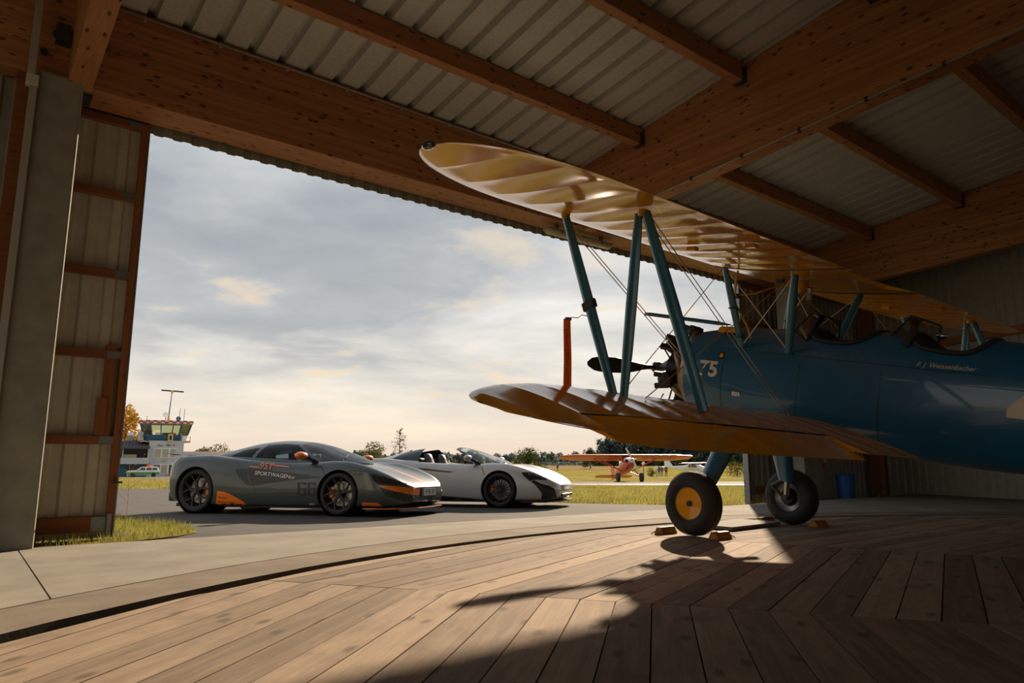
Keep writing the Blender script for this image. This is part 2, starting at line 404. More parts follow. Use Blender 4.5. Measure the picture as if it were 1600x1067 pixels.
# ------------------------------------------------------------------ terrain (falls away from the hangar)
def gnd(d):
    if d <= 7.5: return 0.0
    if d <= 130: return -0.021 * (d - 7.5)
    if d <= 400: return -2.572 - 0.00366 * (d - 130)
    return -3.56 - 0.004 * (d - 400)
def cp(lat, d, z=None):
    """point given sideways and ahead of the viewpoint, standing on the terrain"""
    p = RT * lat + FH * d; return Vector((p.x, p.y, gnd(d) if z is None else z))
def depth(p): return p[0] * FH.x + p[1] * FH.y
def at(px, py, d):
    """world point seen at a pixel of the 1600x1067 photograph, d metres ahead"""
    up = FH * -sin(PITCH) + Vector((0, 0, cos(PITCH)))
    r = RT * (px - 800) + up * (533.5 - py) + FW * FPX
    return Vector((0, 0, HCAM)) + r * (d / (r.x * FH.x + r.y * FH.y))

# ================================================================== THE SETTING
def structure(o, label=None, cat=None):
    o['kind'] = 'structure'
    if label: o['label'] = label
    if cat: o['category'] = cat
    return o
def zr(Y): return 5.52 + 0.13 * (7.79 - Y)          # underside of the roof sheets
CX, CY = 5.75, -3.6                                  # centre of the round platform

def clip(poly, a, b, c):
    """keep the part of a 2-D polygon where a*x + b*y <= c"""
    out = []
    for i in range(len(poly)):
        p, q = poly[i], poly[(i + 1) % len(poly)]
        fp, fq = a * p[0] + b * p[1] - c, a * q[0] + b * q[1] - c
        if fp <= 0: out.append(p)
        if (fp < 0 < fq) or (fq < 0 < fp):
            t = fp / (fp - fq); out.append((p[0] + t * (q[0] - p[0]), p[1] + t * (q[1] - p[1])))
    return out
def floor_():
    R = 9.30
    ring = [(R * cos(2 * pi * i / 96), R * sin(2 * pi * i / 96)) for i in range(96)]
    m = MB(); m.add([(CX + 0.998 * x, CY + 0.998 * y, -0.032) for x, y in ring] + [(CX + 0.998 * x, CY + 0.998 * y, -0.12) for x, y in ring],
          [tuple(range(96)), tuple(range(191, 95, -1))] + [(i, (i + 1) % 96, 96 + (i + 1) % 96, 96 + i) for i in range(96)])
    fl = structure(m.build('floor', 'gap_dark', None), 'round timber turntable floor of weathered planks laid in fanned sectors', 'floor')
    J0 = Vector((3.118, 2.694)); S1 = Vector((0.5661, -0.8243)); w = 0.2025
    # sector directions and seams as found on the floor: 40, 20, 0 and -20 degrees
    a1, a2, a3, a4 = radians(40.2), radians(19.9), radians(0.0), radians(-20)
    S2p = Vector((6.16, 3.728)); S2 = Vector((0.367, -0.930)).normalized()
    S3p = Vector((10.6, 3.2)); S3 = Vector((-0.10, -0.995)).normalized()
    def hit(p, d, q, e):
        den = d.x * e.y - d.y * e.x; t = ((q.x - p.x) * e.y - (q.y - p.y) * e.x) / den; return p + d * t
    g = 0.0035
    def plank(p0, p1, q0, q1, back=0.0):
        """strip between the lines p0-p1 and q0-q1 (p is the outer edge)"""
        poly = [(p0.x, p0.y), (p1.x, p1.y), (q1.x, q1.y), (q0.x, q0.y)]
        for i in range(48):
            t = 2 * pi * (i + 0.5) / 48; c, s_ = cos(t), sin(t)
            poly = clip(poly, c, s_, c * CX + s_ * CY + R)
            if len(poly) < 3: return
        d = (p1 - p0).normalized(); mid = (p0 + q1) / 2
        o = Vector((sum(x for x, _ in poly) / len(poly), sum(y for _, y in poly) / len(poly)))
        nrm = Vector((-d.y, d.x))
        loc = [((Vector(p) - o).dot(d), (Vector(p) - o).dot(nrm)) for p in poly]
        # pull every edge in by the joint gap
        ctr = (sum(x for x, _ in loc) / len(loc), sum(y for _, y in loc) / len(loc))
        cl = []
        for x, y in loc: cl.append((x - g * (1 if x > 0 else -1), y - g * (1 if y > 0 else -1)))
        if max(abs(x) for x, _ in cl) < 0.03 or (max(y for _, y in cl) - min(y for _, y in cl)) < 0.02: return
        dz = random.uniform(-0.0015, 0.0015)
        ob = MB().poly([(x, y, -0.03) for x, y in cl], 0.03 + dz, (0, 0, 1)).build('plank', 'plank_wood', fl, bevel=0)
        ob.location = (o.x, o.y, 0); ob.rotation_euler = (0, 0, atan2(d.y, d.x))
    for k in range(-15, 30):
        A, B = J0 + S1 * (w * k), J0 + S1 * (w * (k + 1))
        D1, D2, D3, D4 = [Vector((cos(a), sin(a))) for a in (a1, a2, a3, a4)]
        plank(A - D1 * 16, A, B - D1 * 16, B)
        A2, B2 = hit(A, D2, S2p, S2), hit(B, D2, S2p, S2); plank(A, A2, B, B2)
        A3, B3 = hit(A2, D3, S3p, S3), hit(B2, D3, S3p, S3); plank(A2, A3, B2, B3)
        plank(A3, A3 + D4 * 14, B3, B3 + D4 * 14)
    return fl
floor_()

def band(name, r0, r1, z, mat, label, t0, t1, n=96, down=0.25):
    m = MB(); R = []
    for i in range(n + 1):
        t = t0 + (t1 - t0) * i / n; c, s_ = cos(t), sin(t)
        R.append([(CX + r0 * c, CY + r0 * s_, z), (CX + r1 * c, CY + r1 * s_, z), (CX + r1 * c, CY + r1 * s_, z - down), (CX + r0 * c, CY + r0 * s_, z - down)])
    return structure(m.rings(R, True).build(name, mat), label, 'floor')
band('floor_gap_strip', 9.27, 9.50, -0.16, 'gap_dark', 'dark recessed running strip around the timber turntable', 0, 2 * pi)
band('floor_concrete_ring', 9.48, 10.0, -0.002, 'concrete_ring', 'brown-grey concrete ring around the turntable platform', 0, 2 * pi)
def slab():
    root = structure(link('floor_concrete_apron', None), 'pale concrete threshold strip under the hangar opening', 'floor')
    def yout(x): return 7.83 - 0.063 * x
    def yin(x):
        q = 10.005 ** 2 - (x - CX) ** 2
        return CY + sqrt(q) if q > 0 else CY
    for x0, x1 in ((-6.0, 0.505), (0.515, 9.3), (9.31, 15.2)):
        m = MB(); R = []; n = max(6, int((x1 - x0) / 0.15))
        for i in range(n + 1):
            x = x0 + (x1 - x0) * i / n; yi = yin(x)
            R.append([(x, yi, 0), (x, yout(x), 0), (x, yout(x), -0.25), (x, yi, -0.25)])
        m.rings(R, True).build('concrete_slab', 'concrete_slab', root)
slab()
structure(MB().box(-8.38, 24, -8.38, 7.0, -0.34, -0.27).build('floor_base', 'concrete_ring'), 'rough concrete base slab below the turntable', 'floor')
structure(MB().box(15.21, 19.5, -8.3, 6.85, -0.26, 0.0).build('floor_side', 'concrete_ring'), 'concrete floor strip along the right-hand wall', 'floor')

def terrain():
    def near(l): return (7.6 - 0.063 * cos(PSI) * l + sin(PSI) * l) / (cos(PSI) + 0.063 * sin(PSI))
    ds = [7.5, 14, 30, 60, 130, 220, 400, 700, 1400]
    m = MB()
    m.grid([[cp(l, d, gnd(d) - 0.05) for d in [near(l)] + [max(near(l), v) for v in ds]] for l in (-1400, -300, -60, -30, -10, 0, 5, 10, 15, 22, 60, 300)])
    m.grid([[(-200, y, -0.05), (-8.3, y, -0.05)] for y in (-200, 7.6)]); m.grid([[(-8.3, y, -0.05), (200, y, -0.05)] for y in (-200, -8.3)])
    structure(m.build('ground', 'grass_ground'), 'yellow-green airfield grass stretching out to the tree line', 'ground')
    def far(l): return cr([(-60, 31), (-14.1, 29.6), (1.2, 15.7), (4.7, 14.3), (12, 12.2), (40, 11)], l)[0]
    m = MB(); cols = [-60, -30, -20, -14.1, -10, -6, -2, 1.2, 3, 4.7, 8, 12, 20, 40]
    def fr(l): return max(far(l), near(l) + 0.4)
    m.grid([[cp(l, d, gnd(d) - 0.018) for d in (near(l), max(near(l), 7.5), (max(near(l), 7.5) + fr(l)) / 2, fr(l))] for l in cols])
    structure(m.build('asphalt_apron', 'asphalt'), 'dark asphalt apron in front of the hangar under the sports cars', 'pavement')
    m = MB(); T0 = [(-120, 95), (-50, 89), (3, 37.4), (60, 37.4), (140, 37.4)]; T1 = [(-120, 140), (-56, 134), (-30, 86), (3, 54.5), (60, 54.5), (140, 54.5)]
    def lin(T, l):
        for (a, x), (b, y) in zip(T, T[1:]):
            if a <= l <= b: return x + (y - x) * (l - a) / (b - a)
        return T[-1][1]
    cols = [-120, -80, -56, -50, -40, -30, -20, -10, 3, 20, 60, 140]
    m.grid([[cp(l, d, gnd(d) - 0.02) for d in [lin(T0, l) + (lin(T1, l) - lin(T0, l)) * t for t in (0, 0.5, 1)]] for l in cols])
    structure(m.build('taxiway', 'asphalt_light'), 'pale grey taxiway beyond the first strip of grass', 'pavement')
    m = MB(); m.grid([[cp(l, 39.2, gnd(39.2) - 0.012), cp(l, 39.7, gnd(39.7) - 0.012)] for l in (3, 20, 60)])
    structure(m.build('taxiway_marking', 'white_paint'), 'white painted edge line along the taxiway', 'marking')
    m = MB(); m.grid([[cp(l, d, gnd(d) - 0.03) for d in (96, 103)] for l in (-4, 20, 60, 120)])
    structure(m.build('gravel_path', 'asphalt_light'), 'thin pale path crossing the grass behind the red aeroplane', 'path')
    m = MB(); m.grid([[cp(l, d, gnd(d) - 0.02) for d in (215, 300, 400)] for l in (-160, -40, 20, 42)])
    structure(m.build('ploughed_field', 'field_soil'), 'tan ploughed field below the hazy far trees', 'field')
terrain()

# ---- roof
def roof():
    root = structure(link('ceiling', None), 'grey-beige trapezoidal metal roof sheets on timber purlins', 'ceiling')
    pitch, ch, up = 0.355, 0.085, 0.085
    x = -8.0; k = 0
    while x < 23:
        prof = []
        for j in range(3):
            a = x + j * pitch
            prof += [(a, 0), (a + pitch - ch - 0.02, 0), (a + pitch - ch, up), (a + pitch - 0.02, up)]
        prof.append((x + 3 * pitch + 0.001, 0))
        m = MB(); G = []
        for Y in (8.75, -8.5):
            G.append([(px - x, Y, zr(Y) + pz) for px, pz in prof])
        # back side of the sheet so that it has a thickness
        m.grid(G); m.grid([[(p[0], p[1], p[2] + 0.006) for p in r] for r in G[::-1]])
        o = m.build('roof_sheet', 'roof_metal', root, fix=False); o.location = (x, 0, 0)
        x += 3 * pitch; k += 1
roof()

def roof_beam(X, w, label, name='roof_beam'):
    L_ = 16.0
    m = MB()
    def ring(x, y): return [(x, y, 4.45 + 0.065 * x), (x, y, zr(7.85 - x) - 0.002)]
    a, b = ring(0, 0), ring(L_, 0)
    pts = [(0, 4.45), (L_, 4.45 + 0.065 * L_), (L_, zr(7.79 - L_)), (0, zr(7.79))]
    m.poly([(x, 0, z) for x, z in pts], w, (0, 1, 0))
    o = m.build(name, 'beam_wood', bevel=0.006); o.location = (X, 7.79, 0); o.rotation_euler = (0, 0, -pi / 2)
    return structure(o, label, 'beam')
roof_beam(0.49, 0.21, 'narrow timber beam running inwards from the top of the concrete pillar')
roof_beam(7.62, 0.21, 'large knotty glulam beam crossing the roof above the biplane\'s port wing')
roof_beam(15.0, 0.21, 'second glulam beam, further right, behind the biplane\'s upper wing')
fb = MB().box(-8.5, 20, -0.23, 0.23, 4.5, 5.505).build('front_beam', 'beam_wood', bevel=0.008); fb.location = (0, 8.02, 0)
structure(fb, 'long dark glulam beam spanning the hangar opening', 'beam')

PN = {(0, 6.52): 'leftmost'}
def purlins():
    bays = ((-8, 0.49), (0.70, 7.62), (7.83, 15.0), (15.21, 22))
    rows = (6.52, 4.77, 3.0, 1.25, -0.5, -2.25)
    lab = {(1, 0): 'timber purlin nearest the front beam, left of the large glulam beam', (1, 1): 'second timber purlin from the front beam, ending on the large glulam beam',
           (1, 2): 'third timber purlin from the front beam, its bracketed end just in view at the top', (2, 0): 'purlin between the two glulam beams, nearest the opening',
           (2, 1): 'purlin between the two glulam beams, second from the opening', (2, 2): 'purlin between the two glulam beams, at the upper right corner'}
    for bi, (x0, x1) in enumerate(bays):
        for ri, Y in enumerate(rows):
            z1 = zr(Y + 0.07) - 0.002
            o = MB().box(0, x1 - x0, -0.07, 0.07, z1 - 0.25, z1).build('purlin', 'purlin_wood', bevel=0.006)
            o.location = (x0, Y, 0)
            structure(o, lab.get((bi, ri), 'timber roof purlin under the metal sheets'), 'purlin'); o['group'] = 'roof purlins'
            for xe in (0.0, x1 - x0):
                s_ = 1 if xe == 0 else -1; h = MB()
                h.box(min(xe, xe + s_ * 0.012), max(xe, xe + s_ * 0.012), -0.085, 0.085, z1 - 0.262, z1 - 0.02)
                h.box(min(xe, xe + s_ * 0.08), max(xe, xe + s_ * 0.08), -0.08, 0.08, z1 - 0.258, z1 - 0.2505)
                h.box(min(xe, xe + s_ * 0.08), max(xe, xe + s_ * 0.08), -0.077, -0.071, z1 - 0.255, z1 - 0.06)
                h.box(min(xe, xe + s_ * 0.08), max(xe, xe + s_ * 0.08), 0.071, 0.077, z1 - 0.255, z1 - 0.06)
                h.build('joist_hanger', 'dark_metal', o)
purlins()

# ---- corrugated fascia under the front beam
def corr(x0, x1, pitch, depth_, z0, z1, y, top=None):
    """sheet with trapezoid ribs standing upright, in the XZ plane"""
    pr = []; x = x0
    while x < x1 - 1e-6:
        for a, b in ((0, 0), (0.38, 0), (0.5, depth_), (0.88, depth_)):
            if x + a * pitch < x1: pr.append((x + a * pitch, b))
        x += pitch
    pr.append((x1, 0)); m = MB()
    t = 0.004
    m.grid([[(px, y + d, z) for px, d in pr] for z in (z0, z1)])
    m.grid([[(px, y + d + t, z) for px, d in pr] for z in (z1, z0)])
    m.grid([[(px, y + d + e, z0) for px, d in pr] for e in (0, t)])
    return m
structure(corr(-8.5, 20, 0.2, 0.032, 4.415, 5.7, 8.30).build('trim_1', 'fascia_metal', fix=False), 'corrugated metal fascia edge hanging below the front beam', 'fascia')

# ---- conduit along the front beam
def conduit():
    r = thing('cable_conduit', 'thin grey cable conduit clipped along the top of the front beam', 'conduit', (0, 7.765, 5.455))
    MB().tube([(0.74, 0, 0), (7.55, 0, 0)], 0.012, 8).build('pipe', 'conduit_grey', r, smooth='all')
    for i in range(9):
        MB().box(1.1 + i * 0.78, 1.125 + i * 0.78, -0.016, 0.024, -0.03, 0.016).build('clip', 'conduit_grey', r)
    r = thing('cable_conduit', 'pale cable conduit along the lower edge of the large glulam beam', 'conduit', (7.60, 7.6, 0))
    MB().tube([(0, 0, 4.475), (0, -9, 5.06)], 0.013, 8).build('pipe', 'conduit_grey', r, smooth='all')
    for i in range(10):
        MB().box(-0.018, 0.02, -0.4 - i * 0.8, -0.37 - i * 0.8, 4.475 + (0.4 + i * 0.8) * 0.065 - 0.02, 4.475 + (0.4 + i * 0.8) * 0.065 + 0.03).build('clip', 'dark_metal', r)
conduit()

# ---- strip light
def strip_light():
    r = thing('strip_light', 'long switched-off strip light under the front beam behind the biplane strut', 'lamp', (7.74, 8.0, 4.36))
    m = MB(); R = []
    for x in (-0.72, -0.69, 0.69, 0.72):
        k = 0.75 if abs(x) > 0.7 else 1.0
        R.append([(x, 0.075 * k * cos(t), 0.02 + 0.055 * k * sin(t)) for t in [pi + pi * i / 8 for i in range(9)]])
    m.rings(R, True).build('diffuser', 'lamp_plastic', r, smooth=40)
    MB().box(-0.73, 0.73, -0.08, 0.08, 0.02, 0.06).build('housing', 'conduit_grey', r, bevel=0.006)
    for x in (-0.5, 0.5): MB().box(x - 0.02, x + 0.02, -0.03, 0.03, 0.06, 0.14).build('bracket', 'galvanized', r)
    for i in (-0.45, 0, 0.45): MB().box(i - 0.02, i + 0.02, -0.085, 0.085, -0.005, 0.045).build('latch', 'galvanized', r)
strip_light()

# ---- pillars and walls
p = MB().box(0.241, 0.624, 7.66, 8.2, -0.05, 4.5).build('pillar', 'concrete_pillar', bevel=0.03)
structure(p, 'square concrete pillar at the left side of the opening', 'pillar')
MB().box(0.36, 0.70, 7.78, 8.15, 4.465, 4.5).build('bearing_plate', 'galvanized', p)
MB().box(0.60, 0.72, 7.86, 8.1, 4.44, 4.475).build('bearing_pad', 'dark_metal', p)
for (x, z) in ((0.27, 4.74), (0.36, 4.96)):
    MB().lathe([(0.001, 0), (0.035, 0), (0.035, -0.03), (0.001, -0.03)], (x, 7.785, z), 'y', 12).build('bolt', 'dark_metal', p)
MB().box(0.35, 0.47, 7.70, 7.79, 4.86, 5.06).build('angle_bracket', 'dark_metal', p)
p = MB().box(13.35, 14.05, 7.45, 7.85, -0.05, 4.5).build('pillar', 'concrete_pillar', bevel=0.015)
structure(p, 'grey concrete pillar in the shade beside the blue bin', 'pillar')
structure(MB().box(0.085, 0.205, 7.84, 8.0, 0, 4.5).build('wall_post', 'door_wood', bevel=0.006), 'dark brown timber post left of the concrete pillar', 'post')
r = thing('downpipe', 'grey square cable duct running down beside the concrete pillar', 'duct', (0.187, 7.64, 0))
MB().box(0.0, 0.062, -0.03, 0.03, 0.0, 4.32).build('duct', 'conduit_grey', r, bevel=0.005)
MB().box(-0.03, 0.032, -0.035, 0.025, 4.36, 5.5).build('duct', 'conduit_grey', r, bevel=0.005)
MB().box(-0.034, 0.066, -0.04, 0.035, 4.29, 4.40).build('coupling', 'sheet_metal', r, bevel=0.005)
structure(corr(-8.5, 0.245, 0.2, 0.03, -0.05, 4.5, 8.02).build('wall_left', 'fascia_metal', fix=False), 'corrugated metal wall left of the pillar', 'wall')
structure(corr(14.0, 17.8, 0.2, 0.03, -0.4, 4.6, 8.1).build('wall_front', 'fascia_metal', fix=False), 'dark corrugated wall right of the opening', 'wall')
def wall_right():
    r = structure(corr(0, 24, 0.2, 0.03, -0.4, 8.6, 0).build('wall_right', 'fascia_metal', fix=False), 'corrugated metal side wall behind the biplane\'s tail', 'wall')
    r.location = (17.6, 8.2, 0); r.rotation_euler = (0, 0, pi / 2 + pi - radians(21))
    for z in (1.4, 3.2, 5.0): MB().box(0, 24, -0.1, -0.005, z, z + 0.16).build('wall_rail', 'door_wood', r)
    for x in (0.4, 7.0, 14): MB().box(x, x + 0.25, -0.25, -0.1, -0.04, 8.3).build('wall_post', 'door_wood', r)
wall_right()

# ---- sliding doors
def sliding_door(name, x0, x1, zb, label, edge, mat='sheet_metal'):
    """corrugated outer skin on a timber frame; edge = the free side (+1 right, -1 left)"""
    r = structure(link(name, None), label, 'door'); r.location = (0, 8.25, 0)
    corr(x0, x1, 0.215, 0.03, zb, 4.5, 0.075).build('sheet', mat, r, fix=False)
    for z in (4.51, 3.608, 2.732, 1.866, 0.978, 0.14):
        h = 0.085 if z > 0.3 else 0.15
        zc = z if z < 4.5 else 4.44
        o = MB().box(0, x1 - x0 - 0.08, -0.005, 0.07, -h / 2, h / 2).build('rail', 'door_wood', r, bevel=0.004); o.location = (x0 if edge > 0 else x0 + 0.08, 0, zc)
        b = MB().box(0, 0.13, -0.008, -0.003, -h / 2 + 0.004, h / 2 - 0.004).build('corner_plate', 'galvanized', r)
        b.location = (x1 - 0.21 if edge > 0 else x0 + 0.08, 0, zc)
    xs = x1 - 0.082 if edge > 0 else x0 + 0.012
    o = MB().box(0, 4.4 - zb, -0.035, 0.035, -0.035, 0.035).build('stile', 'door_wood', r, bevel=0.004); o.location = (xs + 0.035, 0.03, zb + 0.08); o.rotation_euler = (0, -pi / 2, 0)
    xe = x1 - 0.012 if edge > 0 else x0 - 0.002
    MB().box(xe, xe + 0.014, -0.012, 0.11, zb, 4.5).build('edge_channel', 'galvanized', r)
    return r
d1 = sliding_door('door_1', -1.3, 1.338, 0.0, 'sliding door leaf at the left with timber rails and ribbed metal skin', 1)
o = MB().box(0, 0.95, -0.03, 0.03, -0.05, 0.05).build('brace_board', 'door_wood', d1, bevel=0.004); o.location = (1.17, 0.03, 1.02); o.rotation_euler = (0, -pi / 2, 0)
o = MB().box(0, 0.38, -0.02, 0.02, -0.045, 0.045).build('lock_block', 'door_wood', d1, bevel=0.004); o.location = (1.12, -0.015, 1.03); o.rotation_euler = (0, -pi / 2, 0)
MB().box(1.27, 1.37, -0.05, -0.03, 0.54, 0.56).build('bolt_handle', 'dark_metal', d1)
MB().box(1.26, 1.30, -0.05, -0.01, 0.02, 0.24).build('floor_bolt', 'galvanized', d1)
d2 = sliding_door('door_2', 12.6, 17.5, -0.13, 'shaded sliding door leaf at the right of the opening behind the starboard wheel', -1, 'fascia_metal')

wb = structure(corr(-9, 5, 0.2, 0.03, -0.4, 8.2, -8.4).build('wall_back', 'fascia_metal', fix=False), 'corrugated metal wall behind the viewpoint, around an unseen opening added to let in light', 'wall')
corr(5, 13, 0.2, 0.03, 4.4, 8.2, -8.4).build('added_opening_lintel', 'fascia_metal', wb, fix=False)  # invented opening below this piece, lights the interior from behind
corr(13, 23, 0.2, 0.03, -0.4, 8.2, -8.4).build('added_opening_jamb', 'fascia_metal', wb, fix=False)
wl = structure(corr(-9, 9, 0.2, 0.03, 5.4, 8.2, 0).build('wall_side', 'fascia_metal', fix=False), 'corrugated metal wall at the far left of the hangar, above a second unseen opening added to let in light', 'wall')
wl.location = (-8.4, 0, 0); wl.rotation_euler = (0, 0, pi / 2)  # invented opening under this wall, lights beams and fuselage from the left
corr(6.5, 9, 0.2, 0.03, -0.4, 5.4, 0).build('added_opening_jamb', 'fascia_metal', wl, fix=False)

# ================================================================== THE BIPLANE
# own frame: +Y nose, +X starboard, Z up; pitched nose-up on its tail wheel
BP = thing('biplane', 'blue and yellow open-cockpit biplane parked inside the hangar', 'aeroplane', (7.03, 4.65, 0), (radians(11), 0, radians(0.8)))
def foil(c, m=0.022, p=0.25, t=0.13):
    yt = 5 * t * (0.2969 * sqrt(max(c, 0)) - 0.1260 * c - 0.3516 * c**2 + 0.2843 * c**3 - 0.1036 * c**4)
    yc = m / p**2 * (2 * p * c - c * c) if c < p else m / (1 - p)**2 * ((1 - 2 * p) + 2 * p * c - c * c)
    return yc, yt
NC = 13
CS = [0.5 * (1 - cos(pi * i / NC)) for i in range(NC + 1)]
def wing_ring(x, yle, zle, ch, inc, c0=0.0, c1=1.0, sag=0.0, tk=1.0, droop=0.0, pivot=None):
    pts = []
    def pt(c, side):
        yc, yt = foil(c); yt = max(yt, 0.0015) * tk
        body = 1.0 if 0.1 < c < 0.97 else 0.0
        t = yc * tk + side * (yt - sag * body * min(1, (c - 0.1) * 6) / ch if body else yt)
        y, z = -c * ch, t * ch
        if droop and pivot is not None:
            py, pz = -pivot * ch, foil(pivot)[0] * ch
            dy, dz = y - py, z - pz; y, z = py + dy * cos(droop) - dz * sin(droop), pz + dy * sin(droop) + dz * cos(droop)
        return Vector((x, yle + y * cos(inc) - z * sin(inc) * 0, zle + y * sin(inc) + z * cos(inc)))
    cs = [c0 + (c1 - c0) * c for c in CS]
    for c in reversed(cs): pts.append(pt(c, 1))
    for c in cs[1:-1]: pts.append(pt(c, -1))
    pts.append(pt(cs[-1], -1))
    return pts
RIB = 0.315
def stations(x0, x1, extra=()):
    """|x| positions, five to each rib bay"""
    out = set(extra); k = 0; x = x0
    while x < x1 - 1e-6:
        for q in range(6): out.add(round(min(x1, x + RIB * q / 6), 5))
        x += RIB
    out.add(x1); return sorted(out)
def sagat(x, x0): q = ((x - x0) / RIB) % 1.0; return 0.0075 * sin(pi * q) ** 0.6
def wing(name, s, x0, x1, yle, zle, ch, inc, dih, tip, mat='yellow_paint', ail=None, label=None):
    m = MB(); R = []; ribs = set()
    xs = stations(x0, x1 - 0.012, [x1 - tip * k for k in (0.6, 0.4, 0.28, 0.18, 0.1, 0.05, 0.02)] if tip else ())
    def geo(x):
        q = max(0, (x - (x1 - tip)) / tip) if tip else 0
        e = 1 - sqrt(max(0, 1 - q * q))
        et = 1 - sqrt(max(0, 1 - q ** 3.2))
        return yle - ch * 0.56 * e, ch * (1 - 0.56 * e - 0.41 * et), max(0.12, 1 - 0.75 * e)
    for x in xs:
        yl, c, tk = geo(x); z = zle + dih * (x - x0) - ch * 0.0 ; zt = z - (yle - yl) * sin(inc) * 1.0
        hit = ail and ail[0] <= x <= ail[1]
        cuts = [1.0]
        if ail and abs(x - ail[0]) < 1e-4: cuts = [1.0, 0.745]
        elif ail and abs(x - ail[1]) < 1e-4: cuts = [0.745, 1.0]
        elif hit: cuts = [0.745]
        isrib = abs(((x - x0) / RIB + 0.5) % 1.0 - 0.5) < 1e-3
        for cc in cuts:
            if isrib: ribs.add(len(R))
            R.append(wing_ring(s * x, yl, zt, c, inc, 0, cc, sagat(x, x0), tk))
    m.rings(R, True)
    o = m.build(name, mat, BP, smooth=50)
    n_ = len(R[0])
    for e_ in o.data.edges:      # crisp stitching line along every rib
        p_, q_ = e_.vertices
        if p_ // n_ == q_ // n_ and p_ // n_ in ribs: e_.use_edge_sharp = True
    if ail:
        R = []
        for x in stations(ail[0] + 0.012, ail[1] - 0.012):
            yl, c, tk = geo(x); z = zle + dih * (x - x0) - (yle - yl) * sin(inc)
            R.append(wing_ring(s * x, yl, z, c, inc, 0.766, 1.0, sagat(x, x0) * 0.6, tk, ail[2], 0.766))
        a = MB().rings(R, True).build('aileron', mat, BP, smooth=50)
        hp = []
        for x in (ail[0] + 0.005, (ail[0] + ail[1]) / 2, ail[1] - 0.005):
            yl, c, tk = geo(x); z = zle + dih * (x - x0) - (yle - yl) * sin(inc); yc, yt = foil(0.754)
            hp.append((s * x, yl - 0.754 * c * cos(inc), z - 0.754 * c * sin(inc) + (yc + yt * 0.97) * tk * c - 0.009))
        MB().tube(hp, 0.014, 6).build('aileron_gap_shade', 'black_plastic', BP)  # black rod laid in the slot as the shade of the aileron gap
    return o
INC = radians(3.9)
UL, UZ, UC = 0.33, 2.90, 1.50
LL, LZ, LC = -0.346, 1.265, 1.50
ailx = (round(0.5 + RIB * 3, 5), round(0.5 + RIB * 12, 5))
for s in (-1, 1):
    wing('upper_wing_panel', s, 0.80, 4.90, UL, UZ, UC, INC, 0.012 if s < 0 else -0.003, 1.25)
    wing('lower_wing_panel', s, 0.50, 4.72, LL, LZ, LC, radians(3.5), 0.030, 1.15, ail=(ailx[0], ailx[1], radians(9 if s < 0 else -9)))
# centre section with a shorter trailing edge
def centre():
    R = []
    for i in range(13):
        x = -0.79 + 1.58 * i / 12; cut = 0.86 if abs(x) < 0.55 else 1.0
        R.append(wing_ring(x, UL, UZ, UC, INC, 0, cut, sagat(x + 4, 0)))
    MB().rings(R, True).build('center_section', 'yellow_paint', BP, smooth=50)
    for s in (-1, 1):   # dark joint strips between the panels
        ring = wing_ring(s * 0.795, UL + 0.004, UZ, UC * 1.005, INC)
        MB().tube(ring + ring[:1], 0.007, 5, False).build('joint_strip', 'dark_metal', BP)
centre()
# navigation lamps on the upper wing tips
for s in (-1, 1):
    MB().sphere((s * 4.90, UL - 0.80, UZ - 0.055 + (0.048 if s < 0 else 0)), (0.035, 0.07, 0.03)).build('wing_tip_lamp', 'lamp_dark', BP, smooth='all')

# ---- fuselage
FS = [(-5.75, 0.03, 1.60, 1.80, 2.0), (-5.2, 0.085, 1.50, 1.90, 2.0), (-4.4, 0.17, 1.38, 2.00, 2.1), (-3.4, 0.29, 1.25, 2.13, 2.2), (-2.6, 0.375, 1.165, 2.24, 2.3),
      (-2.15, 0.41, 1.13, 2.275, 2.35), (-1.5, 0.43, 1.11, 2.295, 2.4), (-0.9, 0.44, 1.10, 2.285, 2.4), (-0.3, 0.445, 1.10, 2.275, 2.35), (0.3, 0.475, 1.12, 2.265, 2.2), (0.56, 0.505, 1.145, 2.235, 2.05), (0.78, 0.50, 1.185, 2.20, 2.0)]
def fring(y, n=40, off=0.0):
    hw, zb, zt, e = cr(FS, y); zc, h = (zb + zt) / 2, (zt - zb) / 2; pts = []
    for j in range(n):
        t = 2 * pi * j / n; c, s_ = cos(t), sin(t)
        pts.append(Vector(((hw + off) * math.copysign(abs(c) ** (2 / e), c), y, zc + (h + off) * math.copysign(abs(s_) ** (2 / e), s_))))
    return pts
def fuselage():
    m = MB(); ys = [-5.75 + (0.78 + 5.75) * i / 66 for i in range(67)]
    m.rings([fring(y) for y in ys], True)
    fu = m.build('fuselage', 'blue_paint', BP, smooth=50)
    fu.data.materials.append(MATS['leather_dark'])
    cut = MB()
    for y0, y1 in ((-1.24, -0.60), (-2.20, -1.57)):
        R = []
        for z, k in ((1.45, 0.9), (2.0, 1.0), (2.6, 1.03)):
            R.append([(0.335 * k * math.copysign(abs(cos(t)) ** 0.55, cos(t)), (y0 + y1) / 2 + (y1 - y0) / 2 * math.copysign(abs(sin(t)) ** 0.6, sin(t)), z) for t in [2 * pi * j / 28 for j in range(28)]])
        cut.rings(R, True)
    co = cut.build('cutter', 'leather_dark', BP)
    for p_ in co.data.polygons: p_.material_index = 0
    b = fu.modifiers.new('b', 'BOOLEAN'); b.operation = 'DIFFERENCE'; b.object = co; b.solver = 'EXACT'
    try: b.material_mode = 'TRANSFER'
    except Exception: pass
    bpy.context.view_layer.update()
    applied(fu); bpy.data.objects.remove(co)
    for p_ in fu.data.polygons: p_.use_smooth = True
    try: fu.data.set_sharp_from_angle(angle=radians(40))
    except Exception: pass
    return fu
FU = fuselage(); FB = bvh_of(FU)
def port(u, v, yc, zc): return (-2.0, yc - u, zc + v)
